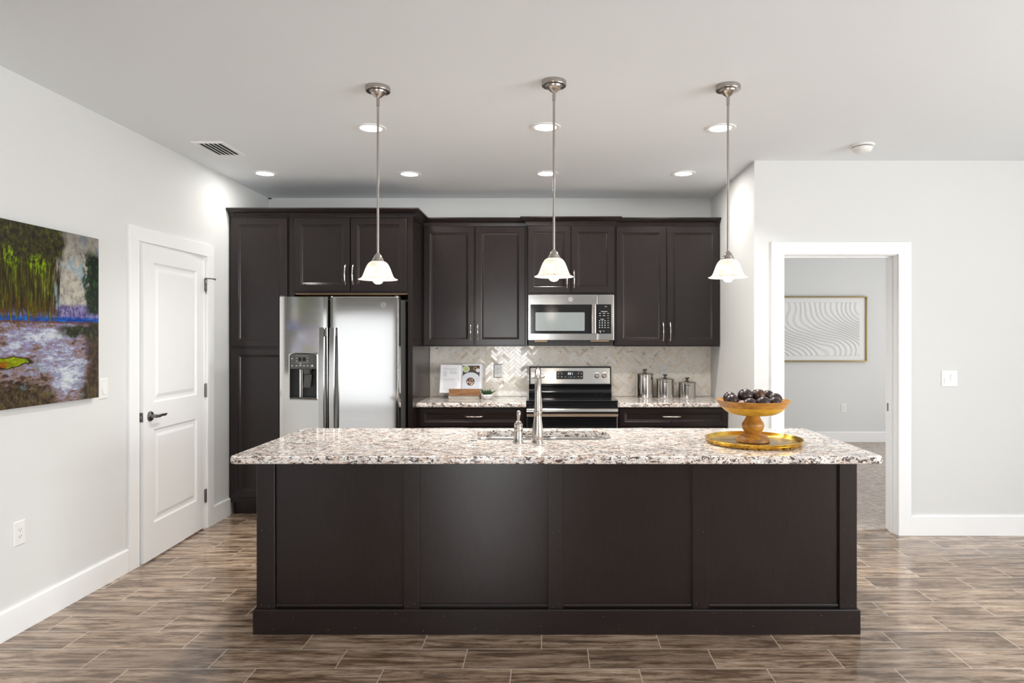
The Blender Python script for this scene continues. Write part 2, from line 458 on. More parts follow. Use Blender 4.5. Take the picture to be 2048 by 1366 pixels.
# local (u, d, z): u -> -Y (hinge to latch), d (depth behind the face) -> -X
xf = Matrix.Translation((HX, HY, 0.012)) @ Matrix.Rotation(ang, 4, 'Z') @ Matrix(((0, -1, 0, 0), (-1, 0, 0, 0), (0, 0, 1, 0), (0, 0, 0, 1)))
sl = MB(xf)
T = 0.035
def door_face(mb, u0, u1, z0, z1):     # raised panel with sticking
    mb.panel(u0, u1, z0, z1, [(0, 0), (0.010, 0.007), (0.018, 0.009), (0.030, 0.009), (0.052, 0.002), (0.056, 0.0015)], cap0=False)
ua, ub = 0.118, DW - 0.118
zs = [(0.228, 0.838), (1.012, 1.925)]
sl.box(0, DW, 0.0085, T, 0, DH)
for a0, a1, b0, b1 in ((0, ua, 0, DH), (ub, DW, 0, DH), (ua, ub, 0, zs[0][0]), (ua, ub, zs[0][1], zs[1][0]), (ua, ub, zs[1][1], DH)):
    sl.box(a0, a1, 0, 0.0085, b0, b1)
for z0, z1 in zs: door_face(sl, ua, ub, z0, z1)
slab = sl.build('door_slab', M['trim'], d1)
lv = MB(xf)
HU, HZ = DW - 0.072, 0.928
lv.lathe([(0.0, 0.0), (0.033, 0.0), (0.033, -0.004), (0.028, -0.011), (0.014, -0.014), (0.011, -0.02), (0.011, -0.045), (0.0, -0.045)], HU, HZ, 0, 24, 'y')
lv.tube([(HU + 0.004, -0.047, HZ), (HU - 0.02, -0.05, HZ), (HU - 0.05, -0.052, HZ + 0.004), (HU - 0.08, -0.053, HZ + 0.002), (HU - 0.108, -0.05, HZ + 0.005)], [0.009, 0.010, 0.008, 0.009, 0.005], 10)
lv.build('door_handle', M['bronze'], d1, 40, 'dark nickel door lever')
MB(xf).box(DW - 0.0005, DW + 0.001, 0.004, 0.031, HZ - 0.03, HZ + 0.03).box(DW, DW + 0.008, 0.010, 0.024, HZ - 0.009, HZ + 0.009, 0.002).build('latch', M['bronze'], d1, label='dark metal latch plate')
for hz in (1.835, 1.036, 0.238):
    h = MB()
    h.lathe([(0.0, -0.052), (0.005, -0.052), (0.0065, -0.047), (0.0065, 0.047), (0.005, 0.052), (0.0, 0.052)], XL + 0.009, 5.076, hz + 0.012, 12)
    h.box(XL + 0.0005, XL + 0.004, 5.069, 5.083, hz - 0.036, hz + 0.06)
    h.build('hinge', M['bronze'], d1, 40, 'dark metal hinge')
hp = MB()
hp.tube([(XL + 0.012, 5.072, 1.895), (XL + 0.055, 5.085, 1.893), (XL + 0.075, 5.095, 1.888)], [0.004, 0.004, 0.008], 8)
hp.tube([(XL + 0.012, 5.072, 1.895), (XL + 0.034, 5.03, 1.87), (XL + 0.04, 5.01, 1.82), (XL + 0.033, 5.03, 1.775)], 0.003, 8)
hp.build('hinge_stop', M['bronze'], d1, 40, 'hinge pin door stop')

# ------------------------------------------------------------------ backsplash: herringbone strips, each tile a facet of the one wall covering
def herringbone():
    X0, X1, Z0, Z1 = -1.112, XA - 0.001, ZC + 0.001, 1.372
    W = 0.0262; L = 3; G = 0.0007
    mb = MB(); tones = []
    bm = mb.bm
    lay = bm.loops.layers.float_color.new('tone')
    mb.mi = 1
    mb.box(X0, X1, YB - 0.0088, YB - 0.0002, Z0, Z1)
    mb.mi = 0
    c45 = math.sqrt(0.5)
    def clip(poly, ax, lim, sgn):
        out = []
        for i in range(len(poly)):
            a, b = poly[i], poly[(i + 1) % len(poly)]
            da, db = sgn * (a[ax] - lim), sgn * (b[ax] - lim)
            if da >= 0: out.append(a)
            if (da >= 0) != (db >= 0):
                t = da / (da - db); out.append((a[0] + (b[0] - a[0]) * t, a[1] + (b[1] - a[1]) * t))
        return out
    R = 110
    rnd = random.Random(3)
    for j in range(-R, R):
        for i in range(-R, R):
            k = (i - j) % (2 * L)
            if k == 0: q = (i, j, i + L, j + 1)
            elif k == L: q = (i, j - L + 1, i + 1, j + 1)
            else: continue
            g = G / W
            pts = [(q[0] + g, q[1] + g), (q[2] - g, q[1] + g), (q[2] - g, q[3] - g), (q[0] + g, q[3] - g)]
            wp = [(0.19 + (a - b) * c45 * W, 1.13 + (a + b) * c45 * W) for a, b in pts]
            if max(p[0] for p in wp) < X0 or min(p[0] for p in wp) > X1 or max(p[1] for p in wp) < Z0 or min(p[1] for p in wp) > Z1: continue
            for ax, lim, sg in ((0, X0 + 0.001, 1), (0, X1 - 0.001, -1), (1, Z0 + 0.001, 1), (1, Z1 - 0.001, -1)):
                if wp: wp = clip(wp, ax, lim, sg)
            if len(wp) < 3: continue
            cx = sum(p[0] for p in wp) / len(wp); cz = sum(p[1] for p in wp) / len(wp)
            ax_, az_ = rnd.gauss(0, 0.010), rnd.gauss(0, 0.010)
            tone = (min(1, max(0, rnd.gauss(0.55, 0.22))), 1.0 if rnd.random() < 0.25 else rnd.random() * 0.35, 0, 1)
            back = [(x, YB - 0.006, z) for x, z in wp]
            s = 0.955
            edge = [(x, YB - 0.0092, z) for x, z in wp]
            front = [(cx + (x - cx) * s, YB - 0.0100 + (x - cx) * ax_ + (z - cz) * az_, cz + (z - cz) * s) for x, z in wp]
            vs = [[bm.verts.new(p) for p in L_] for L_ in (back, edge, front)]
            n = len(wp); fs = []
            for a, b in zip(vs[:-1], vs[1:]):
                for m in range(n): fs.append(bm.faces.new([a[m], a[(m + 1) % n], b[(m + 1) % n], b[m]]))
            fs.append(bm.faces.new(vs[-1]))
            for f in fs:
                for lp in f.loops: lp[lay] = tone
    o = struct(mb, 'wall_backsplash', [M['tile'], M['grout']])
herringbone()

# ------------------------------------------------------------------ cabinets
def cab_door(x0, x1, z0, z1, yf, parent, name='door', fw=0.056, mat=None):
    T = 0.020
    st = [(0, yf + T), (0, yf + 0.003), (0.003, yf), (fw - 0.004, yf), (fw, yf + 0.002), (fw + 0.004, yf + 0.006), (fw + 0.009, yf + 0.007), (fw + 0.014, yf + 0.011), (fw + 0.016, yf + 0.0115)]
    return MB().panel(x0, x1, z0, z1, st).build(name, mat or M['wood'], parent)

def pull_v(x, z0, z1, yf, parent):
    """arched bar pull, upright"""
    pts, rad = [], []
    for k in range(13):
        t = k / 12
        d = 0.026 * math.sin(PI * min(1, max(0, t))) ** 0.55
        pts.append((x, yf - 0.001 - d, z0 + (z1 - z0) * t)); rad.append(0.0062 if k in (0, 12) else 0.0046 + 0.0016 * abs(math.sin(t * PI * 3)))
    return MB().tube(pts, rad, 10).build('handle', M['chrome'], parent, 50, 'polished nickel arched pull')

def pull_h(x0, x1, z, yf, parent):
    pts, rad = [], []
    for k in range(13):
        t = k / 12
        d = 0.026 * math.sin(PI * t) ** 0.55
        pts.append((x0 + (x1 - x0) * t, yf - 0.001 - d, z)); rad.append(0.0062 if k in (0, 12) else 0.0046 + 0.0016 * abs(math.sin(t * PI * 3)))
    return MB().tube(pts, rad, 10).build('handle', M['chrome'], parent, 50, 'polished nickel arched pull')

CROWN = [(0.0, 0.0), (0.007, 0.0), (0.008, 0.006), (0.012, 0.010), (0.013, 0.018), (0.018, 0.022), (0.020, 0.027), (0.030, 0.033), (0.046, 0.045), (0.054, 0.052), (0.060, 0.053), (0.060, 0.064), (0.0, 0.064)]
def crown(path, parent, z0=2.430):
    """path: function of the outward offset p -> list of (x, y) corner points"""
    n = len(path(0.0))
    loops = [[(path(p)[i][0], path(p)[i][1], z0 + z) for p, z in CROWN] for i in range(n)]
    return MB().rings(loops).build('crown_moulding', M['wood_h'], parent)

# tall pantry beside the refrigerator
YP, YPD = 5.460, 5.440
pan = thing('pantry_cabinet', 'tall espresso pantry cabinet in the left corner beside the refrigerator', 'cabinet', (-2.37, YP, 0))
MB().box(XL + 0.002, -2.125, YP, YB - 0.005, 0.105, 2.494).build('carcass', M['wood'], pan)
MB().box(XL + 0.02, -2.125, YP + 0.045, YB - 0.01, 0.0, 0.105).build('toe_kick', M['wood_h'], pan)
cab_door(XL + 0.030, -2.133, 1.372, 2.420, YPD, pan)
cab_door(XL + 0.030, -2.133, 0.150, 1.358, YPD, pan)
crown(lambda p: [(XL + 0.002, YP - p), (-2.1225, YP - p)], pan)

# cabinet over the refrigerator, with the long end panel
ofc = thing('wall_cabinet', 'espresso two-door cabinet above the refrigerator with unfinished underside', 'cabinet', (-1.64, YP, 1.79))
MB().box(-2.121, -1.154, YP, YB - 0.005, 1.806, 2.494).build('carcass', M['wood'], ofc)
MB().box(-2.085, -1.160, YP + 0.018, YB - 0.01, 1.800, 1.806).build('underside', M['raw_wood'], ofc, label='unfinished brown plywood underside')
MB().box(-2.121, -2.080, YP, YP + 0.6, 0.0, 1.806).build('filler_strip', M['wood'], ofc)
MB().box(-1.153, -1.114, YP - 0.002, YB - 0.005, 0.0, 2.494).build('end_panel', M['wood'], ofc)
for x0, x1, hx in ((-2.076, -1.624, -1.657), (-1.616, -1.162, -1.595)):
    d = cab_door(x0, x1, 1.822, 2.420, YPD, ofc)
    pull_v(hx, 1.878, 2.034, YPD, d)
crown(lambda p: [(-2.1215, YP - p), (-1.114 + p, YP - p), (-1.114 + p, 5.84 if p > 0.0 else 5.84)], ofc)

def wall_cab(label, x0, x1, z0, yf, doors, hz, crown_path, name='wall_cabinet'):
    c = thing(name, label, 'cabinet', ((x0 + x1) / 2, yf + 0.02, z0))
    MB().box(x0, x1, yf + 0.02, YB - 0.012, z0, 2.494).build('carcass', M['wood'], c)
    for a, b, hx in doors:
        d = cab_door(a, b, z0 + 0.010, 2.418, yf, c)
        pull_v(hx, hz[0], hz[1], yf, d)
    crown(crown_path, c)
    return c
YU = 5.877; YC = 5.826
wall_cab('espresso upper cabinet between the refrigerator panel and the microwave, two tall doors', -1.111, -0.197, 1.368, YU,
         ((-1.102, -0.662, -0.690), (-0.650, -0.214, -0.628)), (1.428, 1.566), lambda p: [(-1.111, YU + 0.02 - p), (-0.197, YU + 0.02 - p)])
wall_cab('short espresso upper cabinet directly over the microwave', -0.193, 0.567, 1.826, YC,
         ((-0.188, 0.183, 0.152), (0.191, 0.562, 0.214)), (1.880, 2.034), lambda p: [(-0.193 - p, YB - 0.02), (-0.193 - p, YC + 0.02 - p), (0.567 + p, YC + 0.02 - p), (0.567 + p, YB - 0.02)])
wall_cab('espresso upper cabinet right of the microwave against the side wall, two tall doors', 0.572, 1.497, 1.368, YU,
         ((0.584, 1.024, 0.996), (1.033, 1.488, 1.058)), (1.420, 1.578), lambda p: [(0.572, YU + 0.02 - p), (1.497, YU + 0.02 - p)])

YBD = 5.618
def base_cab(label, x0, x1, dx0, dx1, hx):
    c = thing('base_cabinet', label, 'cabinet', ((x0 + x1) / 2, YBD + 0.02, 0))
    MB().box(x0, x1, YBD + 0.02, YB - 0.012, 0.105, 0.862).build('carcass', M['wood'], c)
    MB().box(x0, x1, YBD + 0.09, YB - 0.02, 0.0, 0.105).build('toe_kick', M['wood_h'], c)
    d = cab_door(dx0, dx1, 0.700, 0.856, YBD, c, 'drawer', 0.042, M['wood_h'])
    pull_h(hx - 0.075, hx + 0.075, 0.784, YBD, d)
    xm = (dx0 + dx1) / 2
    for a, b, k in ((dx0, xm - 0.002, xm - 0.035), (xm + 0.002, dx1, xm + 0.035)):
        dd = cab_door(a, b, 0.120, 0.692, YBD, c)
        pull_v(k, 0.52, 0.67, YBD, dd)
base_cab('espresso base cabinet left of the range, under the cookbook', -1.112, -0.198, -1.090, -0.212, -0.640)
base_cab('espresso base cabinet right of the range, under the canisters', 0.575, 1.497, 0.590, 1.490, 1.027)

def slab(x0, x1, y0, y1, front_only=True):
    mb = MB(); z1, z0 = ZC, ZC - 0.037
    prof = [(0.0, z0), (0, z0), (-0.0, z0)]
    pr = [(0.30, z0), (0.006, z0), (0.0, z0 + 0.006), (0.0, z1 - 0.012), (0.0035, z1 - 0.0035), (0.012, z1), (y1 - y0, z1)]
    pr[0] = (y1 - y0, z0)
    return mb.rings([[(x, y0 + d, z) for d, z in pr] for x in (x0, x1)])
o = slab(-1.112, -0.196, 5.597, YB - 0.011).build('countertop', M['granite']); tag(o, 'short speckled granite countertop left of the range, cookbook standing on it', 'countertop')
o = slab(0.572, 1.497, 5.597, YB - 0.011).build('countertop', M['granite']); tag(o, 'short speckled granite countertop right of the range, three canisters on it', 'countertop')

# ------------------------------------------------------------------ refrigerator
fr = thing('refrigerator', 'stainless side-by-side refrigerator with ice and water dispenser', 'refrigerator', (-1.625, 5.174, 0))
YF = 5.174
MB().box(-2.075, -1.176, 5.245, 6.05, 0.02, 1.745, 0.004).build('body', M['fridge_side'], fr, label='dark grey enamel cabinet sides')
MB().box(-2.06, -1.19, 5.26, 5.95, 0.0, 0.06).build('base_grille', M['black'], fr)
def fridge_door(x0, x1, hx, cut=None):
    mb = MB(); n = 14; yb = 5.238
    z0, z1 = 0.075, 1.763
    def front(x):
        t = (x - x0) / (x1 - x0)
        e = min(t, 1 - t)
        return YF + 0.0012 - 0.0012 * math.sin(PI * t) + 0.012 * max(0, 1 - e / 0.02) ** 2
    xs = [x0 + (x1 - x0) * (0.5 - 0.5 * math.cos(PI * k / n)) for k in range(n + 1)]
    outline = [(x, front(x)) for x in xs] + [(x1, yb), (x0, yb)]
    if cut is None:
        mb.rings([[(x, y, z) for x, y in outline] for z in (z0, z1 - 0.006, z1 - 0.004)] + [[(x + (0.003 if x < (x0 + x1) / 2 else -0.003), y + 0.003, z1) for x, y in outline]])
    else:
        cx0, cx1, cz0, cz1 = cut
        def part(za, zb, lo=None, hi=None):
            pts = [x for x in xs if (lo is None or x > lo + 1e-4) and (hi is None or x < hi - 1e-4)]
            if lo is not None: pts = [lo] + pts
            if hi is not None: pts = pts + [hi]
            ol = [(x, front(x)) for x in pts] + [(pts[-1], yb), (pts[0], yb)]
            mb.rings([[(x, y, z) for x, y in ol] for z in (za, zb)])
        part(z0, cz0); part(cz1, z1); part(cz0, cz1, None, cx0); part(cz0, cz1, cx1, None)
    return mb
dl = fridge_door(-2.089, -1.7085, 0, (-2.004, -1.794, 0.972, 1.330)).build('door', M['steel_door'], fr, 40)
dr = fridge_door(-1.6995, -1.162, 0).build('door', M['steel_door'], fr, 40)
def fridge_handle(x, parent):
    mb = MB()
    zs = [0.55, 0.58, 0.66, 0.8, 0.95, 1.1, 1.25, 1.38, 1.46, 1.515, 1.524]
    loops = []
    for z in zs:
        t = (z - 0.55) / (1.524 - 0.55)
        off = 0.050 + 0.018 * math.sin(PI * t)
        w, d = 0.022, 0.010
        loops.append([(x - w, YF - off + d, z), (x - w * 0.8, YF - off, z), (x + w * 0.8, YF - off, z), (x + w, YF - off + d, z), (x + w * 0.8, YF - off + 2 * d, z), (x - w * 0.8, YF - off + 2 * d, z)])
    mb.rings(loops)
    for z in (0.60, 1.485): mb.box(x - 0.012, x + 0.012, YF - 0.045, YF + 0.006, z - 0.03, z + 0.03, 0.003)
    return mb.build('handle', M['steel'], parent, 40)
fridge_handle(-1.742, dl); fridge_handle(-1.664, dr)
def badge(x, y, z, r, parent, mat_ring, mat_face):
    """round emblem: disc, ring and a pair of looped monogram strokes"""
    mb = MB()
    mb.mi = 1; mb.lathe([(0, 0.001), (r, 0.001), (r, -0.001), (0, -0.001)], x, z, y, 28, 'y')
    mb.mi = 0
    pts = [(x + r * math.cos(a), y - 0.0012, z + r * math.sin(a)) for a in [2 * PI * k / 28 for k in range(29)]]
    mb.tube(pts, r * 0.09, 6)
    g = [(0.05, 0.30), (-0.22, 0.42), (-0.48, 0.16), (-0.46, -0.22), (-0.20, -0.42), (0.02, -0.2), (-0.02, 0.1), (-0.2, 0.05)]
    e_ = [(0.50, 0.34), (0.28, 0.42), (0.14, 0.20), (0.36, 0.02), (0.14, -0.14), (0.26, -0.42), (0.52, -0.30)]
    for s in (g, e_): mb.tube([(x + a * r, y - 0.0015, z + b * r) for a, b in s], r * 0.06, 5)
    for k in range(4):
        a = PI / 4 + k * PI / 2
        mb.tube([(x + r * 0.82 * math.cos(a + q), y - 0.0013, z + r * 0.82 * math.sin(a + q)) for q in (-0.4, -0.15, 0.15, 0.4)], r * 0.04, 5)
    return mb.build('badge', [mat_ring, mat_face], parent, 50)
badge(-1.281, YF - 0.001, 1.699, 0.020, fr, M['chrome'], M['steel'])
dp = MB()
fx0, fx1, fz0, fz1 = -2.012, -1.786, 0.964, 1.336
arc = [(fx0, fz0 + 0.008), (fx0 + 0.008, fz0), (fx1 - 0.008, fz0), (fx1, fz0 + 0.008), (fx1, fz1 - 0.022), (fx1 - 0.012, fz1 - 0.008), (fx1 - 0.05, fz1 - 0.002), ((fx0 + fx1) / 2, fz1), (fx0 + 0.05, fz1 - 0.002), (fx0 + 0.012, fz1 - 0.008), (fx0, fz1 - 0.022)]
cxm, czm = (fx0 + fx1) / 2, (fz0 + fz1) / 2
def sc(pts, dx, dz): return [(cxm + (x - cxm) * dx, czm + (z - czm) * dz) for x, z in pts]
ring_out = [(x, YF - 0.004, z) for x, z in arc]; ring_in = [(x, YF - 0.006, z) for x, z in sc(arc, 0.93, 0.955)]
deep = [(x, YF + 0.052, z) for x, z in sc(arc, 0.915, 0.945)]
dp.mi = 0; dp.rings([[(x, YF + 0.012, z) for x, z in arc], ring_out, ring_in], False, False)
dp.mi = 1; dp.rings([ring_in, deep], False, True)
disp = dp.build('dispenser', [M['steel'], M['black']], fr, 30, 'recessed black ice and water dispenser')
cp = MB().box(fx0 + 0.010, fx1 - 0.010, YF - 0.004, YF + 0.03, 1.204, 1.322, 0.003)
cpo = cp.build('control_panel', M['grey_panel'], disp, label='dark grey control panel')
mk = MB()
mk.mi = 1; mk.box(-1.936, -1.882, YF - 0.0055, YF - 0.0045, 1.268, 1.292)
mk.mi = 0
mk.box(-1.9105, -1.9085, YF - 0.0062, YF - 0.0052, 1.268, 1.292)
for zz in (1.254, 1.306): mk.box(-1.962, -1.856, YF - 0.0058, YF - 0.0045, zz - 0.0007, zz + 0.0007)
for xx in (-1.950, -1.868):
    for zz in (1.268, 1.288): mk.box(xx - 0.0035, xx + 0.0035, YF - 0.0062, YF - 0.0045, zz - 0.003, zz + 0.003)
for xx, ww in ((-1.986, 0.006), (-1.951, 0.007), (-1.922, 0.009), (-1.894, 0.007), (-1.866, 0.006)): mk.box(xx - ww, xx + ww, YF - 0.0060, YF - 0.0045, 1.227, 1.233)
mk.box(-1.992, -1.981, YF - 0.0060, YF - 0.0045, 1.281, 1.288)
mk.lathe([(0, -0.0015), (0.009, -0.0015), (0.009, 0.001)], -1.831, 1.229, YF - 0.0045, 16, 'y')
mk.box(-1.928, -1.916, YF - 0.0062, YF - 0.0045, 1.241, 1.248)
mk.build('panel_markings', [M['mark'], M['black_gloss']], disp, label='pale button symbols and small dark display')
nz = MB().lathe([(0.0, 0.0), (0.028, 0.0), (0.034, 0.02), (0.040, 0.045)], -1.880, YF + 0.024, 1.165, 18, squash=0.6).build('ice_chute', M['grey_panel'], disp, 40)
pd = MB().prism_y([(-1.910, 1.060), (-1.852, 1.060), (-1.842, 1.160), (-1.900, 1.160)], YF + 0.020, YF + 0.028)
pd.prism_y([(-1.902, 1.072), (-1.860, 1.072), (-1.853, 1.148), (-1.893, 1.148)], YF + 0.016, YF + 0.021).build('paddle', M['grey_panel'], disp)
MB().tube([(-1.935, YF + 0.030, 0.985), (-1.935, YF + 0.030, 1.20)], 0.010, 12).tube([(-1.915, YF + 0.018, 0.985), (-1.915, YF + 0.014, 1.20)], 0.005, 8).build('water_tube', M['steel'], disp, 40)
MB().box(fx0 + 0.012, fx1 - 0.012, YF - 0.008, YF + 0.04, 0.972, 0.984, 0.003).build('drip_tray', M['grey_panel'], disp)
for x in (-2.075, -1.185): MB().box(x - 0.012, x + 0.012, YF + 0.012, YF + 0.07, 1.763, 1.772, 0.003).build('hinge_cover', M['grey_panel'], fr)

# ------------------------------------------------------------------ microwave over the range
mw = thing('microwave', 'stainless over-the-range microwave with grey window', 'microwave', (0.187, 5.84, 1.371))
YM = 5.834
MX0, MX1, MZ0, MZ1 = -0.189, 0.5625, 1.421, 1.8225
MB().box(MX0 + 0.002, MX1 - 0.002, YM + 0.045, YB - 0.012, 1.374, MZ1, 0.003).build('body', M['black'], mw, label='dark lower body and vent')
sm = 0.4205       # seam between door and control side
md = MB().box(MX0, sm - 0.001, YM, YM + 0.044, MZ0, MZ1, 0.006, 2).build('door', M['steel'], mw, 40)
ms = MB().box(sm + 0.001, MX1, YM, YM + 0.044, MZ0, MZ1, 0.006, 2).build('control_side', M['steel'], mw, 40)
MB().prism_y(rrect(-0.166, 0.400, 1.480, 1.7345, 0.006, 3), YM - 0.0015, YM + 0.002).build('door_glass', M['black_gloss'], md, label='black glass frame of the door')
MB().prism_y(rrect(-0.1225, 0.306, 1.505, 1.666, 0.008, 3), YM - 0.0028, YM + 0.001).build('window_screen', M['screen'], md, label='grey perforated window')
hd = MB().box(0.366, 0.400, YM - 0.040, YM - 0.026, 1.480, 1.738, 0.004, 2)
for z in (1.497, 1.715): hd.box(0.372, 0.392, YM - 0.030, YM + 0.001, z - 0.012, z + 0.012)
hd.build('handle', M['steel_v'], md, 40, 'tall flat stainless handle')
kb = MB().prism_y(rrect(0.405, 0.538, 1.480, 1.7365, 0.006, 3), YM - 0.0015, YM + 0.002); kb.mi = 1
for r in range(4):
    for c in range(3): kb.box(0.436 + c * 0.0232 - 0.0045, 0.436 + c * 0.0232 + 0.0045, YM - 0.0026, YM - 0.001, 1.534 + r * 0.0195 - 0.004, 1.534 + r * 0.0195 + 0.004)
for k, w in enumerate((0.009, 0.006, 0.009, 0.005, 0.005, 0.006, 0.007)): kb.box(0.510 - w, 0.510 + w, YM - 0.0026, YM - 0.001, 1.534 + k * 0.0205 - 0.002, 1.534 + k * 0.0205 + 0.002)
for x, w, z in ((0.440, 0.008, 1.657), (0.475, 0.010, 1.657), (0.440, 0.007, 1.637), (0.475, 0.011, 1.637), (0.476, 0.028, 1.673), (0.459, 0.016, 1.606), (0.441, 0.010, 1.503), (0.472, 0.005, 1.503), (0.490, 0.009, 1.716)): kb.box(x - w, x + w, YM - 0.0026, YM - 0.001, z - 0.0022, z + 0.0022)
kb.box(0.440, 0.448, YM - 0.0026, YM - 0.001, 1.490, 1.496)
kb.build('keypad', [M['black_gloss'], M['mark']], ms, label='black glass keypad with pale number keys')
badge(0.1835, YM - 0.001, 1.7785, 0.0185, md, M['mark'], M['chrome'])
for xa, xb, za in ((-0.130, -0.020, 1.409), (0.36, 0.52, 1.412)): MB().box(xa, xb, YM + 0.020, YM + 0.05, za, 1.4205).build('vent_filter', M['raw_wood'], mw, label='brownish grease filter')

# ------------------------------------------------------------------ range
rg = thing('electric_range', 'freestanding stainless range with black glass cooktop under the microwave', 'range', (0.188, 5.6, 0))
RX0, RX1 = -0.190, 0.567
MB().box(RX0, RX1, 5.640, YB - 0.02, 0.02, 0.905).build('body', M['black'], rg)
for x in (RX0 + 0.05, RX1 - 0.05):
    for y in (5.70, 6.1): MB().lathe([(0.015, 0), (0.015, 0.02)], x, y, 0, 10, cap0=True, cap1=True).build('foot', M['black'], rg)
ct = MB()
pr = [(6.10, 0.906), (5.590, 0.906), (5.580, 0.911), (5.579, 0.917), (5.586, 0.921), (6.10, 0.921)]
ct.prism_x(pr, RX0 - 0.004, RX1 + 0.004)
ct.build('cooktop', M['black_gloss'], rg, 30, 'black glass cooktop')
MB().box(RX0, RX1, 5.592, 5.640, 0.858, 0.905, 0.006, 2).build('front_rail', M['black_gloss'], rg, 40)
# back guard: concave black lower part and a stainless control face
bgd = MB()
pr = [(YB - 0.02, 0.921), (6.075, 0.921), (6.085, 0.930), (6.100, 0.945), (6.108, 0.965), (6.106, 0.985), (6.098, 1.000), (6.086, 1.012), (6.084, 1.020), (YB - 0.02, 1.020)]
bgd.prism_x(pr, RX0 + 0.003, RX1 - 0.003)
bgd.build('backguard', M['black_gloss'], rg, 50, 'curved black backguard')
cfm = MB().prism_x([(YB - 0.02, 1.021), (6.094, 1.021), (6.116, 1.172), (6.124, 1.180), (YB - 0.02, 1.181)], RX0 + 0.004, RX1 - 0.004)
cfm.build('backguard_frame', M['black'], rg)
def on_face(z, d): return 6.094 + (z - 1.021) / 0.151 * 0.022 - d
fc = MB().rings([[(RX0 + 0.016, on_face(1.026, 0.0), 1.026), (RX1 - 0.016, on_face(1.026, 0.0), 1.026), (RX1 - 0.016, on_face(1.170, 0.0), 1.170), (RX0 + 0.016, on_face(1.170, 0.0), 1.170)],
                 [(RX0 + 0.017, on_face(1.027, 0.004), 1.027), (RX1 - 0.017, on_face(1.027, 0.004), 1.027), (RX1 - 0.017, on_face(1.169, 0.004), 1.169), (RX0 + 0.017, on_face(1.169, 0.004), 1.169)]])
face = fc.build('control_face', M['steel'], rg)
ds = MB().rings([[(x, on_face(z, dd), z) for x, z in rrect(0.062, 0.306, 1.068, 1.142, 0.010, 3)] for dd in (0.003, 0.0062)])
dm = MB()
def seg7(mb, x, z, w, h, segs):
    t = h * 0.13
    R = {'a': (x, x + w, z + h - t, z + h), 'd': (x, x + w, z, z + t), 'g': (x, x + w, z + h / 2 - t / 2, z + h / 2 + t / 2), 'f': (x, x + t, z + h / 2, z + h), 'e': (x, x + t, z, z + h / 2), 'b': (x + w - t, x + w, z + h / 2, z + h), 'c': (x + w - t, x + w, z, z + h / 2)}
    for s in segs:
        a, b, c, d = R[s]; ym = on_face((c + d) / 2, 0.0072)
        mb.box(a, b, ym, ym + 0.0008, c, d)
for xx, sg in ((0.168, 'abged'), (0.183, 'abgcd'), (0.198, 'bc')): seg7(dm, xx, 1.108, 0.011, 0.020, sg)
dm.build('clock_digits', M['white_mark'], face, label='lit white clock digits')
dk = ds; dk.mi = 1
for x, w, z in ((0.090, 0.022, 1.134), (0.276, 0.018, 1.134), (0.080, 0.006, 1.118), (0.112, 0.006, 1.118), (0.262, 0.006, 1.118), (0.290, 0.006, 1.118), (0.080, 0.005, 1.090), (0.112, 0.007, 1.090), (0.146, 0.006, 1.087), (0.174, 0.003, 1.087), (0.196, 0.006, 1.087), (0.226, 0.006, 1.087), (0.262, 0.006, 1.090), (0.290, 0.007, 1.090)):
    ym = on_face(z, 0.0072); hh = 0.0008 if z > 1.13 else 0.0025
    dk.box(x - w, x + w, ym, ym + 0.0008, z - hh, z + hh)
dk.build('display', [M['black_gloss'], M['mark']], face, label='black control display with pale print')
for x in (-0.150, -0.066, 0.434, 0.500):
    z = 1.101
    kn = MB()
    yk = on_face(z, 0.004)
    kn.lathe([(0.0, 0.0), (0.026, 0.0), (0.026, -0.004), (0.021, -0.006), (0.020, -0.024), (0.017, -0.027), (0.0, -0.027)], x, z, yk, 24, 'y')
    kn.box(x - 0.005, x + 0.005, yk - 0.034, yk - 0.020, z - 0.020, z + 0.020, 0.003)
    kn.build('knob', M['chrome'], rg, 40, 'polished control knob')
od = MB().box(RX0, RX1, 5.590, 5.640, 0.235, 0.850, 0.005, 2).build('oven_door', M['steel'], rg, 40)
MB().prism_y(rrect(RX0 + 0.004, RX1 - 0.004, 0.30, 0.793, 0.006, 2), 5.5875, 5.592).build('door_glass', M['black_gloss'], od, label='black glass oven door front')
hdl = MB()
pr = [(5.552, 0.789), (5.536, 0.790), (5.526, 0.797), (5.519, 0.815), (5.517, 0.835), (5.521, 0.852), (5.530, 0.862), (5.545, 0.865), (5.556, 0.858), (5.558, 0.797)]
hdl.prism_x(pr, RX0 + 0.001, RX1 - 0.001)
for x in (RX0 + 0.04, RX1 - 0.04): hdl.box(x - 0.02, x + 0.02, 5.546, 5.592, 0.812, 0.842, 0.003)
hdl.build('handle', M['steel'], od, 40, 'wide stainless oven handle')
MB().box(RX0, RX1, 5.592, 5.640, 0.06, 0.228, 0.005, 2).build('drawer', M['steel'], rg, 40)

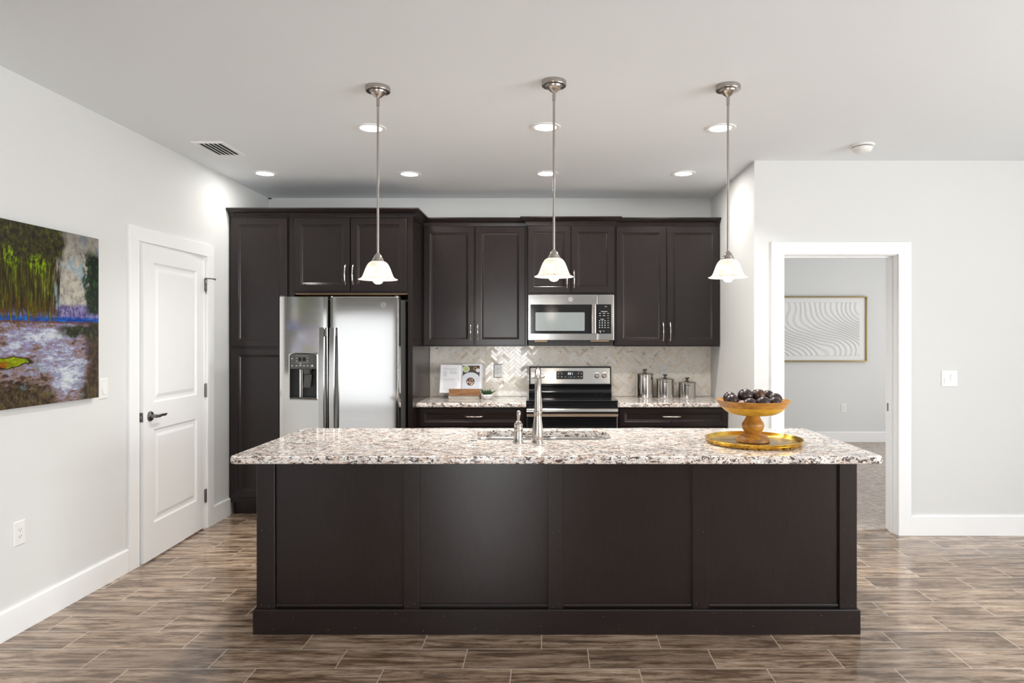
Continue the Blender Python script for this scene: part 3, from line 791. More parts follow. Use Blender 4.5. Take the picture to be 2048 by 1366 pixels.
# ------------------------------------------------------------------ island
isl = thing('kitchen_island', 'long espresso panelled island in the middle of the floor', 'kitchen island', (0.04, 3.28, 0))
IX0, IX1 = -1.436, 1.507
YS, YPn, YIB = 3.284, 3.297, 4.015
bd = MB()
bd.box(IX0 + 0.004, IX1 - 0.004, YPn + 0.006, YPn + 0.02, 0.0, 0.862).box(IX0 + 0.004, IX0 + 0.022, YPn + 0.02, YIB, 0.0, 0.862).box(IX1 - 0.022, IX1 - 0.004, YPn + 0.02, YIB, 0.0, 0.862)
bd.box(IX0 + 0.022, IX1 - 0.022, YIB - 0.018, YIB, 0.10, 0.862).box(IX0 + 0.022, IX1 - 0.022, YPn + 0.02, YIB - 0.018, 0.10, 0.118)
bd.build('carcass', M['wood'], isl)
px2x = lambda px, s=408.0: (px - VX) / s
stiles = ((513, 549), (807, 838.5), (1096, 1126.5), (1385, 1417.5), (1679, 1714))
for a, b in stiles: MB().box(px2x(a), px2x(b), YS, YPn + 0.006, 0.118, 0.862, 0.0015).build('stile', M['wood'], isl)
for (a, b), (c, d) in zip(stiles[:-1], stiles[1:]):
    x0, x1 = px2x(b), px2x(c)
    p = MB().box(x0 + (0.006 if b == 549 else 0.0), x1 - (0.010 if c == 1679 else 0.0), YPn, YPn + 0.006, 0.13, 0.862).build('panel', M['wood'], isl)
    lip = MB().rings([[(x, YPn - dy, z) for dy, z in ((0, 0.128), (0.009, 0.128), (0.009, 0.134), (0.005, 0.140), (0, 0.142))] for x in (x0 + 0.004, x1 - 0.004)])
    lip.build('bottom_bead', M['wood_h'], p)
bb = MB().rings([[(x0, y0, z), (x1, y0, z), (x1, YIB - 0.05, z), (x0, YIB - 0.05, z)] for x0, x1, y0, z in ((-1.446, 1.516, 3.266, 0), (-1.446, 1.516, 3.266, 0.116), (-1.443, 1.513, 3.269, 0.121), (-1.437, 1.508, 3.283, 0.121))])
bb.build('base_board', M['wood_h'], isl)
rnd = random.Random(5)
nl = MB()
def nail(x, y, z): nl.ball((x, y, z), rnd.uniform(0.0006, 0.0012), 6, 4, sy=0.4)
for a, b in stiles:
    for px in (a + 9, b - 9):
        for zz in (0.135, 0.50): nail(px2x(px) + rnd.uniform(-.004, .004), YS, zz + rnd.uniform(-.01, .01))
for k in range(13):
    for zz in (0.095, 0.03): nail(-1.40 + k * 0.24 + rnd.uniform(-.09, .09), 3.266, zz + rnd.uniform(-.012, .012))
nl.build('nail_filler', M['mark'], isl, label='pale nail-hole filler dots')['kind'] = 'stuff'
for k in range(4):      # working side
    x0 = IX0 + 0.03 + k * 0.725
    d = MB().box(x0, x0 + 0.70, YIB, YIB + 0.02, 0.12, 0.85, 0.003).build('door', M['wood'], isl)

# island top with a cut-out for the sink
def island_top():
    mb = MB(); bm = mb.bm
    z1, z0 = ZC, ZC - 0.037
    X0, X1, Y0, Y1 = -1.489, 1.554, 3.092, 4.061
    def outer(ins, z): return [(x, y, z) for x, y in rrect(X0 + ins, X1 - ins, Y0 + ins, Y1 - ins, 0.045 - ins, 6)]
    hx0, hx1, hy0, hy1 = -0.432, 0.338, 3.590, 3.964
    def inner(ins, z): return [(x, y, z) for x, y in rrect(hx0 - ins, hx1 + ins, hy0 - ins, hy1 + ins, 0.10 + ins, 8)]
    ol = [outer(*a) for a in ((0.008, z0), (0.002, z0 + 0.003), (0.0, z0 + 0.009), (0.0, z1 - 0.012), (0.0035, z1 - 0.0035), (0.012, z1))]
    il = [inner(*a) for a in ((0.0, z0), (0.0, z1 - 0.006), (0.002, z1 - 0.002), (0.006, z1))]
    mb.rings(ol, False, False); mb.rings(il, False, False)
    bmesh.ops.remove_doubles(bm, verts=bm.verts, dist=1e-6)
    for z in (z0, z1):
        es = [e for e in bm.edges if len(e.link_faces) == 1 and all(abs(v.co.z - z) < 1e-5 for v in e.verts)]
        bmesh.ops.triangle_fill(bm, use_beauty=True, use_dissolve=False, edges=es)
    return mb
o = island_top().build('countertop', M['granite'], None, 35)
tag(o, 'long speckled granite island top with rounded corners and sink cut-out', 'countertop')

sk = thing('sink', 'double-bowl undermount stainless sink in the island top', 'sink', (-0.047, 3.777, 0.68))
def bowl(x0, x1, y0, y1, r, zt, zb):
    mb = MB()
    lp = []
    for ins, z in ((-0.012, zt), (0.0, zt), (0.002, zt - 0.01), (0.008, zb + 0.03), (0.022, zb + 0.006), (0.045, zb)):
        lp.append([(x, y, z) for x, y in rrect(x0 + ins, x1 - ins, y0 + ins, y1 - ins, max(0.02, r - max(ins, 0)), 7)])
    mb.rings(lp, False, True)
    xm, ym = (x0 + x1) / 2, (y0 + y1) / 2
    mb.lathe([(0.045, 0.0005), (0.043, 0.003), (0.03, 0.001), (0.0, 0.001)], xm, ym, zb, 20)
    return mb
bowl(-0.440, -0.055, 3.580, 3.975, 0.10, 0.860, 0.68).build('bowl', M['steel_dark'], sk, 40)
bowl(-0.035, 0.346, 3.580, 3.975, 0.10, 0.860, 0.70).build('bowl', M['steel_dark'], sk, 40)
dvl = [p for p in rrect(-0.440, -0.055, 3.580, 3.975, 0.10, 7)][:16]
dvr = [p for p in rrect(-0.035, 0.346, 3.580, 3.975, 0.10, 7)][16:]
MB().prism_z(dvl + dvr, 0.853, 0.8595).build('divider', M['steel_dark'], sk, 40)

# faucet (seen from behind: the spout arches away over the sink)
fcx, fcy = -0.0615, 3.500
fau = thing('faucet', 'brushed nickel gooseneck faucet standing at the island sink', 'faucet', (fcx, fcy, ZC))
MB().lathe([(0.0, 0), (0.030, 0), (0.0305, 0.006), (0.027, 0.010), (0.0275, 0.016), (0.0295, 0.030), (0.030, 0.045), (0.0285, 0.065), (0.0255, 0.09), (0.0225, 0.115), (0.0205, 0.135), (0.0198, 0.150), (0.0218, 0.155), (0.0220, 0.164), (0.0195, 0.167), (0.0, 0.167)], fcx, fcy, ZC, 32).build('body', M['nickel'], fau, 50)
pts = [(fcx, fcy, ZC + 0.160), (fcx, fcy, ZC + 0.21), (fcx, fcy, ZC + 0.265)]
for k in range(1, 15):
    a = PI * k / 14 * 1.03
    pts.append((fcx, fcy + 0.10 - 0.10 * math.cos(a), ZC + 0.265 + 0.108 * math.sin(a)))
MB().tube(pts, [0.0155] * len(pts), 16).build('spout', M['nickel'], fau, 60)
ex, ey, ez = pts[-1]
MB().lathe([(0.0, -0.125), (0.021, -0.125), (0.023, -0.118), (0.0225, -0.09), (0.019, -0.05), (0.0155, -0.02), (0.016, 0.0), (0.012, 0.004)], ex, ey, ez, 24).build('spray_head', M['nickel'], fau, 50)

hx = -0.1630
fh = thing('faucet_control', 'brushed nickel single lever left of the gooseneck faucet', 'faucet lever', (hx, 3.505, ZC))
MB().lathe([(0.0, 0), (0.027, 0), (0.0275, 0.006), (0.024, 0.011), (0.0245, 0.03), (0.0232, 0.055), (0.0225, 0.063), (0.0238, 0.067), (0.0238, 0.074), (0.0225, 0.078), (0.0222, 0.088), (0.024, 0.092), (0.022, 0.097), (0.015, 0.108), (0.010, 0.114), (0.0, 0.116)], hx, 3.505, ZC, 28).build('body', M['nickel'], fh, 50)
MB().tube([(hx, 3.505, ZC + 0.105), (hx + 0.001, 3.503, ZC + 0.125), (hx + 0.002, 3.502, ZC + 0.145), (hx + 0.002, 3.503, ZC + 0.158), (hx + 0.002, 3.505, ZC + 0.167)], [0.0085, 0.0078, 0.0105, 0.0118, 0.005], 14).build('lever', M['nickel'], fh, 60)
o = MB().lathe([(0.0, 0.0), (0.0245, 0.0), (0.0245, 0.0025), (0.022, 0.0042), (0.017, 0.0042), (0.0165, 0.0050), (0.0, 0.0052)], -0.406, 3.536, ZC, 28).build('sink_switch', M['chrome'], None, 40)
tag(o, 'flat round metal button cap on the island top near the left end of the sink', 'button')

# ------------------------------------------------------------------ pendants
def shade_mat():
    n = NT('alabaster_glass'); p = n.obj()
    v = n.noise(n.mapping(p, (1, 1, 1)), 22, 4, 0.6, 1.2)
    col = n.mix(n.sstep(v, 0.42, 0.62), (0.96, 0.93, 0.89), (0.78, 0.74, 0.70))
    tr = n.new('ShaderNodeBsdfTranslucent'); n.put(tr.inputs[0], col)
    df = n.new('ShaderNodeBsdfDiffuse'); n.put(df.inputs[0], col)
    gl = n.new('ShaderNodeBsdfGlossy'); gl.inputs['Roughness'].default_value = 0.15
    m1 = n.new('ShaderNodeMixShader'); m1.inputs[0].default_value = 0.5
    n.t.links.new(df.outputs[0], m1.inputs[1]); n.t.links.new(tr.outputs[0], m1.inputs[2])
    m2 = n.new('ShaderNodeMixShader'); m2.inputs[0].default_value = 0.05
    n.t.links.new(m1.outputs[0], m2.inputs[1]); n.t.links.new(gl.outputs[0], m2.inputs[2])
    n.t.links.new(m2.outputs[0], n.out.inputs[0]); return n.m
M['shade'] = shade_mat()
M['bulb'] = emit('warm_bulb', (1.0, 0.90, 0.78), 9.0)

def pendant(x, y, zr, label):
    t = thing('pendant_light', label, 'pendant light', (x, y, zr), 'pendant lights in a row above the island')
    MB().lathe([(0.0, 0.0), (0.062, 0.0), (0.0635, -0.004), (0.0635, -0.020), (0.061, -0.024), (0.044, -0.025), (0.042, -0.032), (0.035, -0.034), (0.024, -0.046), (0.012, -0.055), (0.0085, -0.058), (0.0085, -0.098), (0.0, -0.098)], x, y, H, 36).build('canopy', M['nickel'], t, 40)
    MB().tube([(x, y, H - 0.09), (x, y, zr + 0.135)], 0.0062, 12).build('rod', M['nickel'], t, 60)
    MB().lathe([(0.0, 0.137), (0.008, 0.137), (0.012, 0.130), (0.019, 0.124), (0.021, 0.115), (0.027, 0.110), (0.028, 0.102), (0.033, 0.099), (0.034, 0.090), (0.0, 0.090)], x, y, zr, 28).build('socket_cup', M['nickel'], t, 40)
    outer = [(0.030, 0.094), (0.038, 0.092), (0.047, 0.085), (0.056, 0.072), (0.063, 0.056), (0.069, 0.040), (0.075, 0.024), (0.080, 0.013), (0.088, 0.006), (0.099, 0.002), (0.1005, 0.0)]
    inner = [(0.099, -0.001)] + [(r - 0.0035, h - 0.002) for r, h in reversed(outer[:-2])]
    MB().lathe(outer + inner, x, y, zr, 40).build('lamp_shade', M['shade'], t, 60)
    MB().lathe([(0.0, -0.024), (0.012, -0.022), (0.021, -0.016), (0.0265, -0.006), (0.0285, 0.004), (0.0265, 0.016), (0.019, 0.032), (0.014, 0.045), (0.0135, 0.088), (0.0, 0.088)], x, y, zr, 24).build('bulb', M['bulb'], t, 60)
    l = bpy.data.lights.new('pendant_glow', 'POINT'); l.energy = 1.4; l.color = (1.0, 0.86, 0.70); l.shadow_soft_size = 0.02
    lo = bpy.data.objects.new('pendant_glow', l); COL.objects.link(lo); lo.parent = t; lo.location = (0, 0, -0.045)
pendant(-0.8865, 3.463, 1.748, 'brushed nickel pendant with bell glass shade, hanging left before the refrigerator')
pendant(0.0225, 3.386, 1.7555, 'brushed nickel pendant with bell glass shade, hanging in front of the microwave cabinet')
pendant(0.918, 3.445, 1.757, 'brushed nickel pendant with bell glass shade, rightmost, before the alcove wall')

# ------------------------------------------------------------------ recessed ceiling lights
M['lens'] = emit('lit_lens', (1.0, 0.985, 0.96), 9.0)
def downlight(px, py, label, power=9.0, spread=180):
    s = (VY - py) / (H - EYE); y = F / s; x = (px - VX) / s
    t = thing('recessed_light', label, 'ceiling light', (x, y, H), 'recessed lights in the kitchen ceiling')
    MB().lathe([(0.094, 0.0), (0.094, -0.003), (0.088, -0.006), (0.068, -0.004), (0.066, -0.001)], x, y, H, 36).build('trim_ring', M['trim'], t, 40)
    MB().lathe([(0.067, -0.0012), (0.04, -0.0045), (0.0, -0.0055)], x, y, H, 32, cap0=False).build('lens', M['lens'], t, 60)
    l = bpy.data.lights.new('downlight', 'AREA'); l.shape = 'DISK'; l.size = 0.13; l.energy = power; l.color = (1.0, 0.97, 0.92); l.spread = math.radians(spread)
    lo = bpy.data.objects.new('downlight', l); COL.objects.link(lo); lo.parent = t; lo.location = (0, 0, -0.012)
downlight(742, 256, 'round recessed ceiling light behind the left pendant rod, nearer row', 15.0, 125)
downlight(1091, 254, 'round recessed ceiling light behind the middle pendant rod, nearer row', 15.0, 125)
downlight(1441, 256, 'round recessed ceiling light behind the right pendant rod, nearer row', 15.0, 125)
downlight(530, 347, 'round recessed ceiling light above the pantry cabinet, far row', 4.0)
downlight(819, 348, 'round recessed ceiling light above the refrigerator panel, far row')
downlight(1093, 347, 'round recessed ceiling light above the microwave, far row')
downlight(1367, 347, 'round recessed ceiling light above the right upper cabinet, far row')

# ------------------------------------------------------------------ ceiling vent, smoke detector
vt = thing('ceiling_vent', 'white ceiling air vent with curved slats near the left wall', 'vent', (-2.265, 4.595, H))
vx0, vx1, vy0, vy1 = -2.372, -2.160, 4.425, 4.765
MB().rings([[(x, y, z) for x, y in ((vx0 + i, vy0 + i), (vx1 - i, vy0 + i), (vx1 - i, vy1 - i), (vx0 + i, vy1 - i))] for i, z in ((0, H), (0.002, H - 0.004), (0.024, H - 0.008), (0.028, H - 0.002))], False, False).build('frame', M['trim'], vt)
MB().box(vx0 + 0.024, vx1 - 0.024, vy0 + 0.024, vy1 - 0.024, H - 0.0015, H - 0.0005).build('duct', M['slot'], vt, label='dark opening behind the slats')
for k in range(5):
    xx = vx0 + 0.046 + k * 0.030
    MB().rings([[(xx + a, y, H - z) for a, z in ((-0.010, 0.002), (-0.004, 0.009), (0.006, 0.013), (0.006, 0.0145), (-0.006, 0.011), (-0.012, 0.003))] for y in (vy0 + 0.026, vy1 - 0.026)]).build('slat', M['trim'], vt)
sd = thing('smoke_detector', 'white round smoke detector on the ceiling over the doorway', 'smoke detector', (2.105, 4.51, H))
MB().lathe([(0.0, 0.0), (0.078, 0.0), (0.078, -0.008), (0.073, -0.013), (0.064, -0.014)], 2.105, 4.51, H, 36).build('base', M['plastic'], sd, 40)
MB().lathe([(0.060, -0.013), (0.060, -0.019)], 2.105, 4.51, H, 36).build('vent_slot', M['slot'], sd, 40)
MB().lathe([(0.066, -0.018), (0.066, -0.024), (0.060, -0.036), (0.052, -0.046), (0.040, -0.052), (0.0, -0.053)], 2.105, 4.51, H, 36, cap0=True).build('cover', M['plastic'], sd, 50)

wr = MB().tube([(XL + 0.012, YB - 0.006, H - 0.006), (XL + 0.018, YB - 0.03, H - 0.010), (XL + 0.032, YB - 0.035, H - 0.010), (XL + 0.042, YB - 0.032, H - 0.013)], [0.006, 0.006, 0.004, 0.003], 8).build('cable_stub', M['black'], None, 40)
tag(wr, 'tiny dark wire stub at the ceiling corner above the pantry cabinet', 'wire')

# ------------------------------------------------------------------ switches and outlets
def plate_shape(mb, w, h, put, d=0.006):
    L = []
    for ins, dd in ((0, 0), (0, d * 0.5), (0.004, d)):
        L.append([put(-w / 2 + ins, -h / 2 + ins, dd), put(w / 2 - ins, -h / 2 + ins, dd), put(w / 2 - ins, h / 2 - ins, dd), put(-w / 2 + ins, h / 2 - ins, dd)])
    return mb.rings(L)
def boxp(mb, u0, u1, v0, v1, d0, d1, put):
    return mb.rings([[put(u0, v0, d), put(u1, v0, d), put(u1, v1, d), put(u0, v1, d)] for d in (d0, d1)])
def put_left(y, z): return lambda u, v, d: (XL + d, y + u, z + v)
def put_front(x, yw, z): return lambda u, v, d: (x + u, yw - d, z + v)
def switch(label, loc, put, gangs, mat=None):
    t = thing('light_switch', label, 'light switch', loc)
    w = 0.073 + 0.046 * (gangs - 1)
    plate_shape(MB(), w, 0.119, put).build('plate', M['plastic'], t)
    for g in range(gangs):
        u = (g - (gangs - 1) / 2) * 0.046
        tilt = 1 if g % 2 == 0 else -1
        mb = MB()
        mb.rings([[put(u - 0.0165, -0.033, 0.0045), put(u + 0.0165, -0.033, 0.0045), put(u + 0.0165, 0.033, 0.0045), put(u - 0.0165, 0.033, 0.0045)],
                  [put(u - 0.0155, -0.032, 0.0085 + 0.0025 * tilt), put(u + 0.0155, -0.032, 0.0085 + 0.0025 * tilt), put(u + 0.0155, 0.032, 0.0085 - 0.0025 * tilt), put(u - 0.0155, 0.032, 0.0085 - 0.0025 * tilt)]])
        mb.build('rocker', M['plastic'], t)
def outlet(label, loc, put, kind='decora', frame=None):
    t = thing('wall_outlet', label, 'outlet', loc)
    if frame: plate_shape(MB(), 0.081, 0.127, put, 0.0035).build('metal_edge', frame, t, label='grey metal edge')
    plate_shape(MB(), 0.073, 0.119, put).build('plate', M['plastic'], t)
    if kind == 'decora':
        f = boxp(MB(), -0.0165, 0.0165, -0.033, 0.033, 0.0045, 0.0075, put).build('receptacle', M['plastic'], t)
        sl_ = MB()
        for v in (0.017, -0.017):
            boxp(sl_, -0.008, -0.006, v - 0.002, v + 0.006, 0.0072, 0.0078, put); boxp(sl_, 0.006, 0.008, v - 0.002, v + 0.006, 0.0072, 0.0078, put); boxp(sl_, -0.002, 0.002, v - 0.009, v - 0.005, 0.0072, 0.0078, put)
        sl_.build('slots', M['slot'], f, label='dark socket slots')
    else:
        for v in (0.020, -0.020):
            mb = MB(); n = 16
            mb.rings([[put(0.0165 * math.cos(2 * PI * k / n), v + 0.0145 * math.sin(2 * PI * k / n), d) for k in range(n)] for d in (0.0045, 0.0080)])
            f = mb.build('socket', M['plastic'], t)
            s2 = MB(); boxp(s2, -0.008, -0.006, v - 0.001, v + 0.007, 0.0078, 0.0084, put); boxp(s2, 0.006, 0.008, v - 0.001, v + 0.007, 0.0078, 0.0084, put); boxp(s2, -0.0025, 0.0025, v - 0.009, v - 0.005, 0.0078, 0.0084, put)
            s2.build('slots', M['slot'], f, label='dark socket slots')
switch('white single rocker switch between the painting and the closet door', (XL, 3.920, 1.150), put_left(3.920, 1.150), 1)
outlet('white outlet low on the left wall under the painting', (XL, 3.297, 0.487), put_left(3.297, 0.487))
switch('white double rocker switch on the wall right of the doorway', (2.927, YD, 1.1475), put_front(2.927, YD, 1.1475), 2)
outlet('small white outlet low on the far wall, seen through the doorway', (4.05, YFAR, 0.474), put_front(4.05, YFAR, 0.474))
outlet('outlet with a grey metal edge on the tile between cookbook and range', (-0.478, YB - 0.0105, 1.137), put_front(-0.478, YB - 0.0105, 1.137), 'duplex', M['bronze'])
outlet('white outlet on the tile behind the canisters', (1.064, YB - 0.0105, 1.127), put_front(1.064, YB - 0.0105, 1.127), 'duplex')

# ------------------------------------------------------------------ painting on the left wall
def painting_mat():
    n = NT('lake_painting'); pp = n.sep(n.pos())
    s = n.math('DIVIDE', n.math('SUBTRACT', pp[1], 3.185), 0.648)
    v = n.math('DIVIDE', n.math('SUBTRACT', pp[2], 1.1065), 0.905)
    P = n.comb(s, v, 0)
    nd = n.noise(P, 7, 5, 0.65, 0.2); nf = n.noise(P, 26, 6, 0.75, 0.3)
    dab = n.noise(n.mapping(P, (9, 12, 1)), 1.0, 6, 0.72, 0.3)
    vst = n.noise(n.mapping(P, (42, 6.5, 1)), 1.0, 8, 0.75, 0.25)
    hst = n.mix(0.38, n.noise(n.mapping(P, (6, 24, 1)), 1.0, 8, 0.74, 0.3), n.noise(n.mapping(P, (16, 60, 1), (0, 0, 0), (4, 8, 2)), 1.0, 6, 0.7, 0.3))
    j = lambda a, amt: n.math('ADD', a, n.math('MULTIPLY', n.math('SUBTRACT', nd, 0.5), amt))
    jf = lambda a, amt: n.math('ADD', a, n.math('MULTIPLY', n.math('SUBTRACT', nf, 0.5), amt))
    sj, vj = j(s, 0.22), j(v, 0.10)
    # sky
    sky = n.ramp(dab, [(0.34, (0.13, 0.11, 0.10)), (0.43, (0.38, 0.36, 0.33)), (0.53, (0.62, 0.58, 0.50)), (0.66, (0.74, 0.69, 0.58))])
    sky = n.mix(n.math('MULTIPLY', n.sstep(nd, 0.55, 0.60), 0.65), sky, (0.28, 0.46, 0.60))
    sky = n.mix(n.math('MULTIPLY', n.sstep(v, 0.74, 1.0), 0.6), sky, (0.20, 0.185, 0.17))
    # distant hills and blue water line
    hill = n.mix(n.sstep(nf, 0.40, 0.60), (0.11, 0.075, 0.20), (0.36, 0.34, 0.58))
    hill = n.mix(n.math('MULTIPLY', n.sstep(n.math('ADD', v, n.math('MULTIPLY', nf, 0.03)), 0.525, 0.50), 0.95), hill, n.mix(n.sstep(hst, 0.44, 0.6), (0.010, 0.05, 0.30), (0.03, 0.24, 0.80)))
    c = n.mix(n.sstep(vj, 0.585, 0.555), sky, hill)
    # lake
    def blob(cs0, cv0, rs, rv, k):
        q = n.math('ADD', n.math('POWER', n.math('ABSOLUTE', n.math('DIVIDE', n.math('SUBTRACT', sj, cs0), rs)), 2), n.math('POWER', n.math('ABSOLUTE', n.math('DIVIDE', n.math('SUBTRACT', vj, cv0), rv)), 2))
        return n.math('MULTIPLY', n.math('POWER', 2.718, n.math('MULTIPLY', q, -1)), k)
    L = n.math('ADD', 0.40, n.math('MULTIPLY', n.math('SUBTRACT', n.sep(hst)[0], 0.5), 2.6))
    for bl in ((0.42, 0.395, 0.30, 0.035, 0.42), (0.52, 0.24, 0.34, 0.09, 0.20), (0.62, 0.12, 0.17, 0.06, 0.42), (0.10, 0.33, 0.28, 0.05, 0.14), (0.80, 0.21, 0.12, 0.04, 0.22), (0.08, 0.05, 0.34, 0.13, -0.34), (0.97, 0.22, 0.12, 0.25, -0.42), (0.12, 0.175, 0.16, 0.035, 0.16)):
        L = n.math('ADD', L, blob(*bl))
    lake = n.ramp(L, [(0.08, (0.022, 0.014, 0.010)), (0.25, (0.11, 0.065, 0.05)), (0.42, (0.36, 0.26, 0.235)), (0.52, (0.30, 0.29, 0.46)), (0.64, (0.52, 0.55, 0.68)), (0.85, (0.80, 0.84, 0.87))])
    lake = n.mix(n.math('MULTIPLY', n.sstep(nd, 0.53, 0.60), 0.45), lake, n.mix(n.sstep(v, 0.2, 0.34), (0.28, 0.38, 0.40), (0.30, 0.25, 0.50)))
    lake = n.mix(n.math('MULTIPLY', n.sstep(vst, 0.54, 0.62), n.math('MULTIPLY', n.sstep(v, 0.24, 0.12), n.sstep(s, 0.55, 0.30))), lake, (0.016, 0.022, 0.010))
    lake = n.mix(n.math('MULTIPLY', n.sstep(vst, 0.55, 0.63), n.math('MULTIPLY', n.sstep(s, 0.5, 0.2), n.sstep(v, 0.36, 0.42))), lake, (0.06, 0.03, 0.015))
    c = n.mix(n.sstep(jf(v, 0.05), 0.475, 0.455), c, lake)
    c = n.mix(n.math('MULTIPLY', n.sstep(n.math('ABSOLUTE', n.math('SUBTRACT', jf(v, 0.025), 0.465)), 0.010, 0.002), 0.8), c, (0.16, 0.055, 0.02))
    # bank on the right
    bank = n.ramp(nf, [(0.35, (0.012, 0.010, 0.008)), (0.50, (0.06, 0.04, 0.028)), (0.60, (0.12, 0.075, 0.04)), (0.70, (0.05, 0.13, 0.03))])
    rb = n.math('MULTIPLY', n.sstep(sj, 0.80, 0.92), n.sstep(v, 0.49, 0.46))
    c = n.mix(rb, c, bank)
    ban2 = n.math('MULTIPLY', n.sstep(n.math('ABSOLUTE', n.math('SUBTRACT', vj, 0.415)), 0.05, 0.02), n.sstep(sj, 0.42, 0.62))
    c = n.mix(ban2, c, n.mix(n.sstep(nf, 0.5, 0.62), (0.022, 0.02, 0.014), (0.10, 0.15, 0.045)))
    bot = n.sstep(n.math('ADD', v, n.math('MULTIPLY', n.math('SUBTRACT', nd, 0.5), 0.35)), 0.16, 0.03)
    pale = n.sstep(n.math('ABSOLUTE', n.math('SUBTRACT', s, 0.62)), 0.10, 0.22)
    c = n.mix(n.math('MULTIPLY', bot, pale), c, n.ramp(nf, [(0.38, (0.02, 0.016, 0.012)), (0.52, (0.10, 0.07, 0.045)), (0.60, (0.16, 0.13, 0.05)), (0.68, (0.06, 0.20, 0.03))]))
    # conifer on the right
    tree = n.math('MULTIPLY', n.sstep(n.math('ADD', sj, n.math('MULTIPLY', n.math('SUBTRACT', nf, 0.5), 0.28)), 0.80, 0.86), n.math('MULTIPLY', n.sstep(v, 0.50, 0.54), n.sstep(vj, 0.95, 0.86)))
    c = n.mix(tree, c, n.mix(n.sstep(nf, 0.50, 0.66), (0.010, 0.016, 0.010), (0.045, 0.13, 0.035)))
    # hanging willow on the left
    will = n.math('MULTIPLY', n.sstep(n.math('ADD', s, n.math('MULTIPLY', n.math('SUBTRACT', vst, 0.5), 0.55)), 0.56, 0.47), n.sstep(n.math('ADD', v, n.math('MULTIPLY', n.math('SUBTRACT', vst, 0.5), 0.35)), 0.46, 0.52))
    will = n.math('MAXIMUM', will, n.math('MULTIPLY', n.sstep(n.math('ADD', sj, 0.0), 0.60, 0.54), n.sstep(v, 0.78, 0.86)))
    leaf = n.ramp(vst, [(0.38, (0.010, 0.007, 0.005)), (0.48, (0.045, 0.032, 0.010)), (0.55, (0.09, 0.095, 0.016)), (0.61, (0.19, 0.25, 0.03)), (0.68, (0.44, 0.44, 0.22))])
    leaf = n.mix(n.math('MULTIPLY', n.sstep(j(v, 0.15), 0.64, 0.54), n.sstep(nf, 0.47, 0.56)), leaf, (0.11, 0.055, 0.012))
    top = n.ramp(nf, [(0.38, (0.012, 0.009, 0.008)), (0.50, (0.05, 0.04, 0.018)), (0.58, (0.07, 0.085, 0.016)), (0.66, (0.15, 0.22, 0.03)), (0.74, (0.45, 0.42, 0.36))])
    leaf = n.mix(n.sstep(j(v, 0.25), 0.74, 0.84), leaf, top)
    for cs_, cv_, rr in ((0.02, 0.80, 0.10), (0.30, 0.78, 0.11)):
        dd = n.math('ADD', n.math('POWER', n.math('DIVIDE', n.math('SUBTRACT', sj, cs_), rr), 2), n.math('POWER', n.math('DIVIDE', n.math('SUBTRACT', vj, cv_), 0.065), 2))
        leaf = n.mix(n.math('MULTIPLY', n.sstep(dd, 1.3, 0.2), n.sstep(n.math('ADD', n.math('MULTIPLY', vst, 0.6), n.math('MULTIPLY', nf, 0.4)), 0.46, 0.56)), leaf, n.mix(n.sstep(nf, 0.42, 0.58), (0.10, 0.16, 0.015), (0.34, 0.50, 0.05)))
    c = n.mix(will, c, leaf)
    # lily pad at the left
    dd = n.math('ADD', n.math('POWER', n.math('DIVIDE', n.math('SUBTRACT', s, -0.06), 0.27), 2), n.math('POWER', n.math('DIVIDE', n.math('SUBTRACT', j(v, 0.07), 0.245), 0.027), 2))
    c = n.mix(n.sstep(dd, 1.5, 1.1), c, (0.02, 0.018, 0.012))
    c = n.mix(n.sstep(dd, 1.05, 0.8), c, n.ramp(hst, [(0.40, (0.40, 0.10, 0.02)), (0.47, (0.20, 0.26, 0.02)), (0.58, (0.42, 0.50, 0.05))]))
    hs = n.new('ShaderNodeHueSaturation'); n.put(hs.inputs['Color'], c); hs.inputs['Saturation'].default_value = 1.12; hs.inputs['Value'].default_value = 0.72
    return n.pbr(hs.outputs[0], 0.4, 0, n.bump(nf, 0.25, 0.003), Specular_IOR_Level=0.2)
M['painting'] = painting_mat()
M['canvas_edge'] = simple('painted_canvas_edge', (0.05, 0.04, 0.03), 0.5, var=0.5, scale=20)
pt = thing('canvas_painting', 'unframed canvas of a green willow over a lake on the left wall', 'painting', (XL, 3.22, 1.1065))
MB().box(XL + 0.002, XL + 0.032, 2.60, 3.833, 1.1065, 2.0115).build('stretched_canvas', M['canvas_edge'], pt)
MB().box(XL + 0.032, XL + 0.0335, 2.6015, 3.8315, 1.108, 2.010).build('painted_face', M['painting'], pt)
sg = MB()
yy, zz = 3.665, 1.226
for k, (a, b) in enumerate(((0.0, 0.0), (0.022, 0.0), (0.036, 0.001), (0.052, 0.0), (0.066, 0.002))):
    sg.tube([(XL + 0.0337, yy + a, zz + b + 0.008), (XL + 0.0337, yy + a + 0.006, zz + b + 0.002), (XL + 0.0337, yy + a + 0.004, zz + b - 0.004), (XL + 0.0337, yy + a + 0.014, zz + b + 0.001)], 0.0011, 5)
sg.build('signature', M['slot'], pt, label='small dark signature')

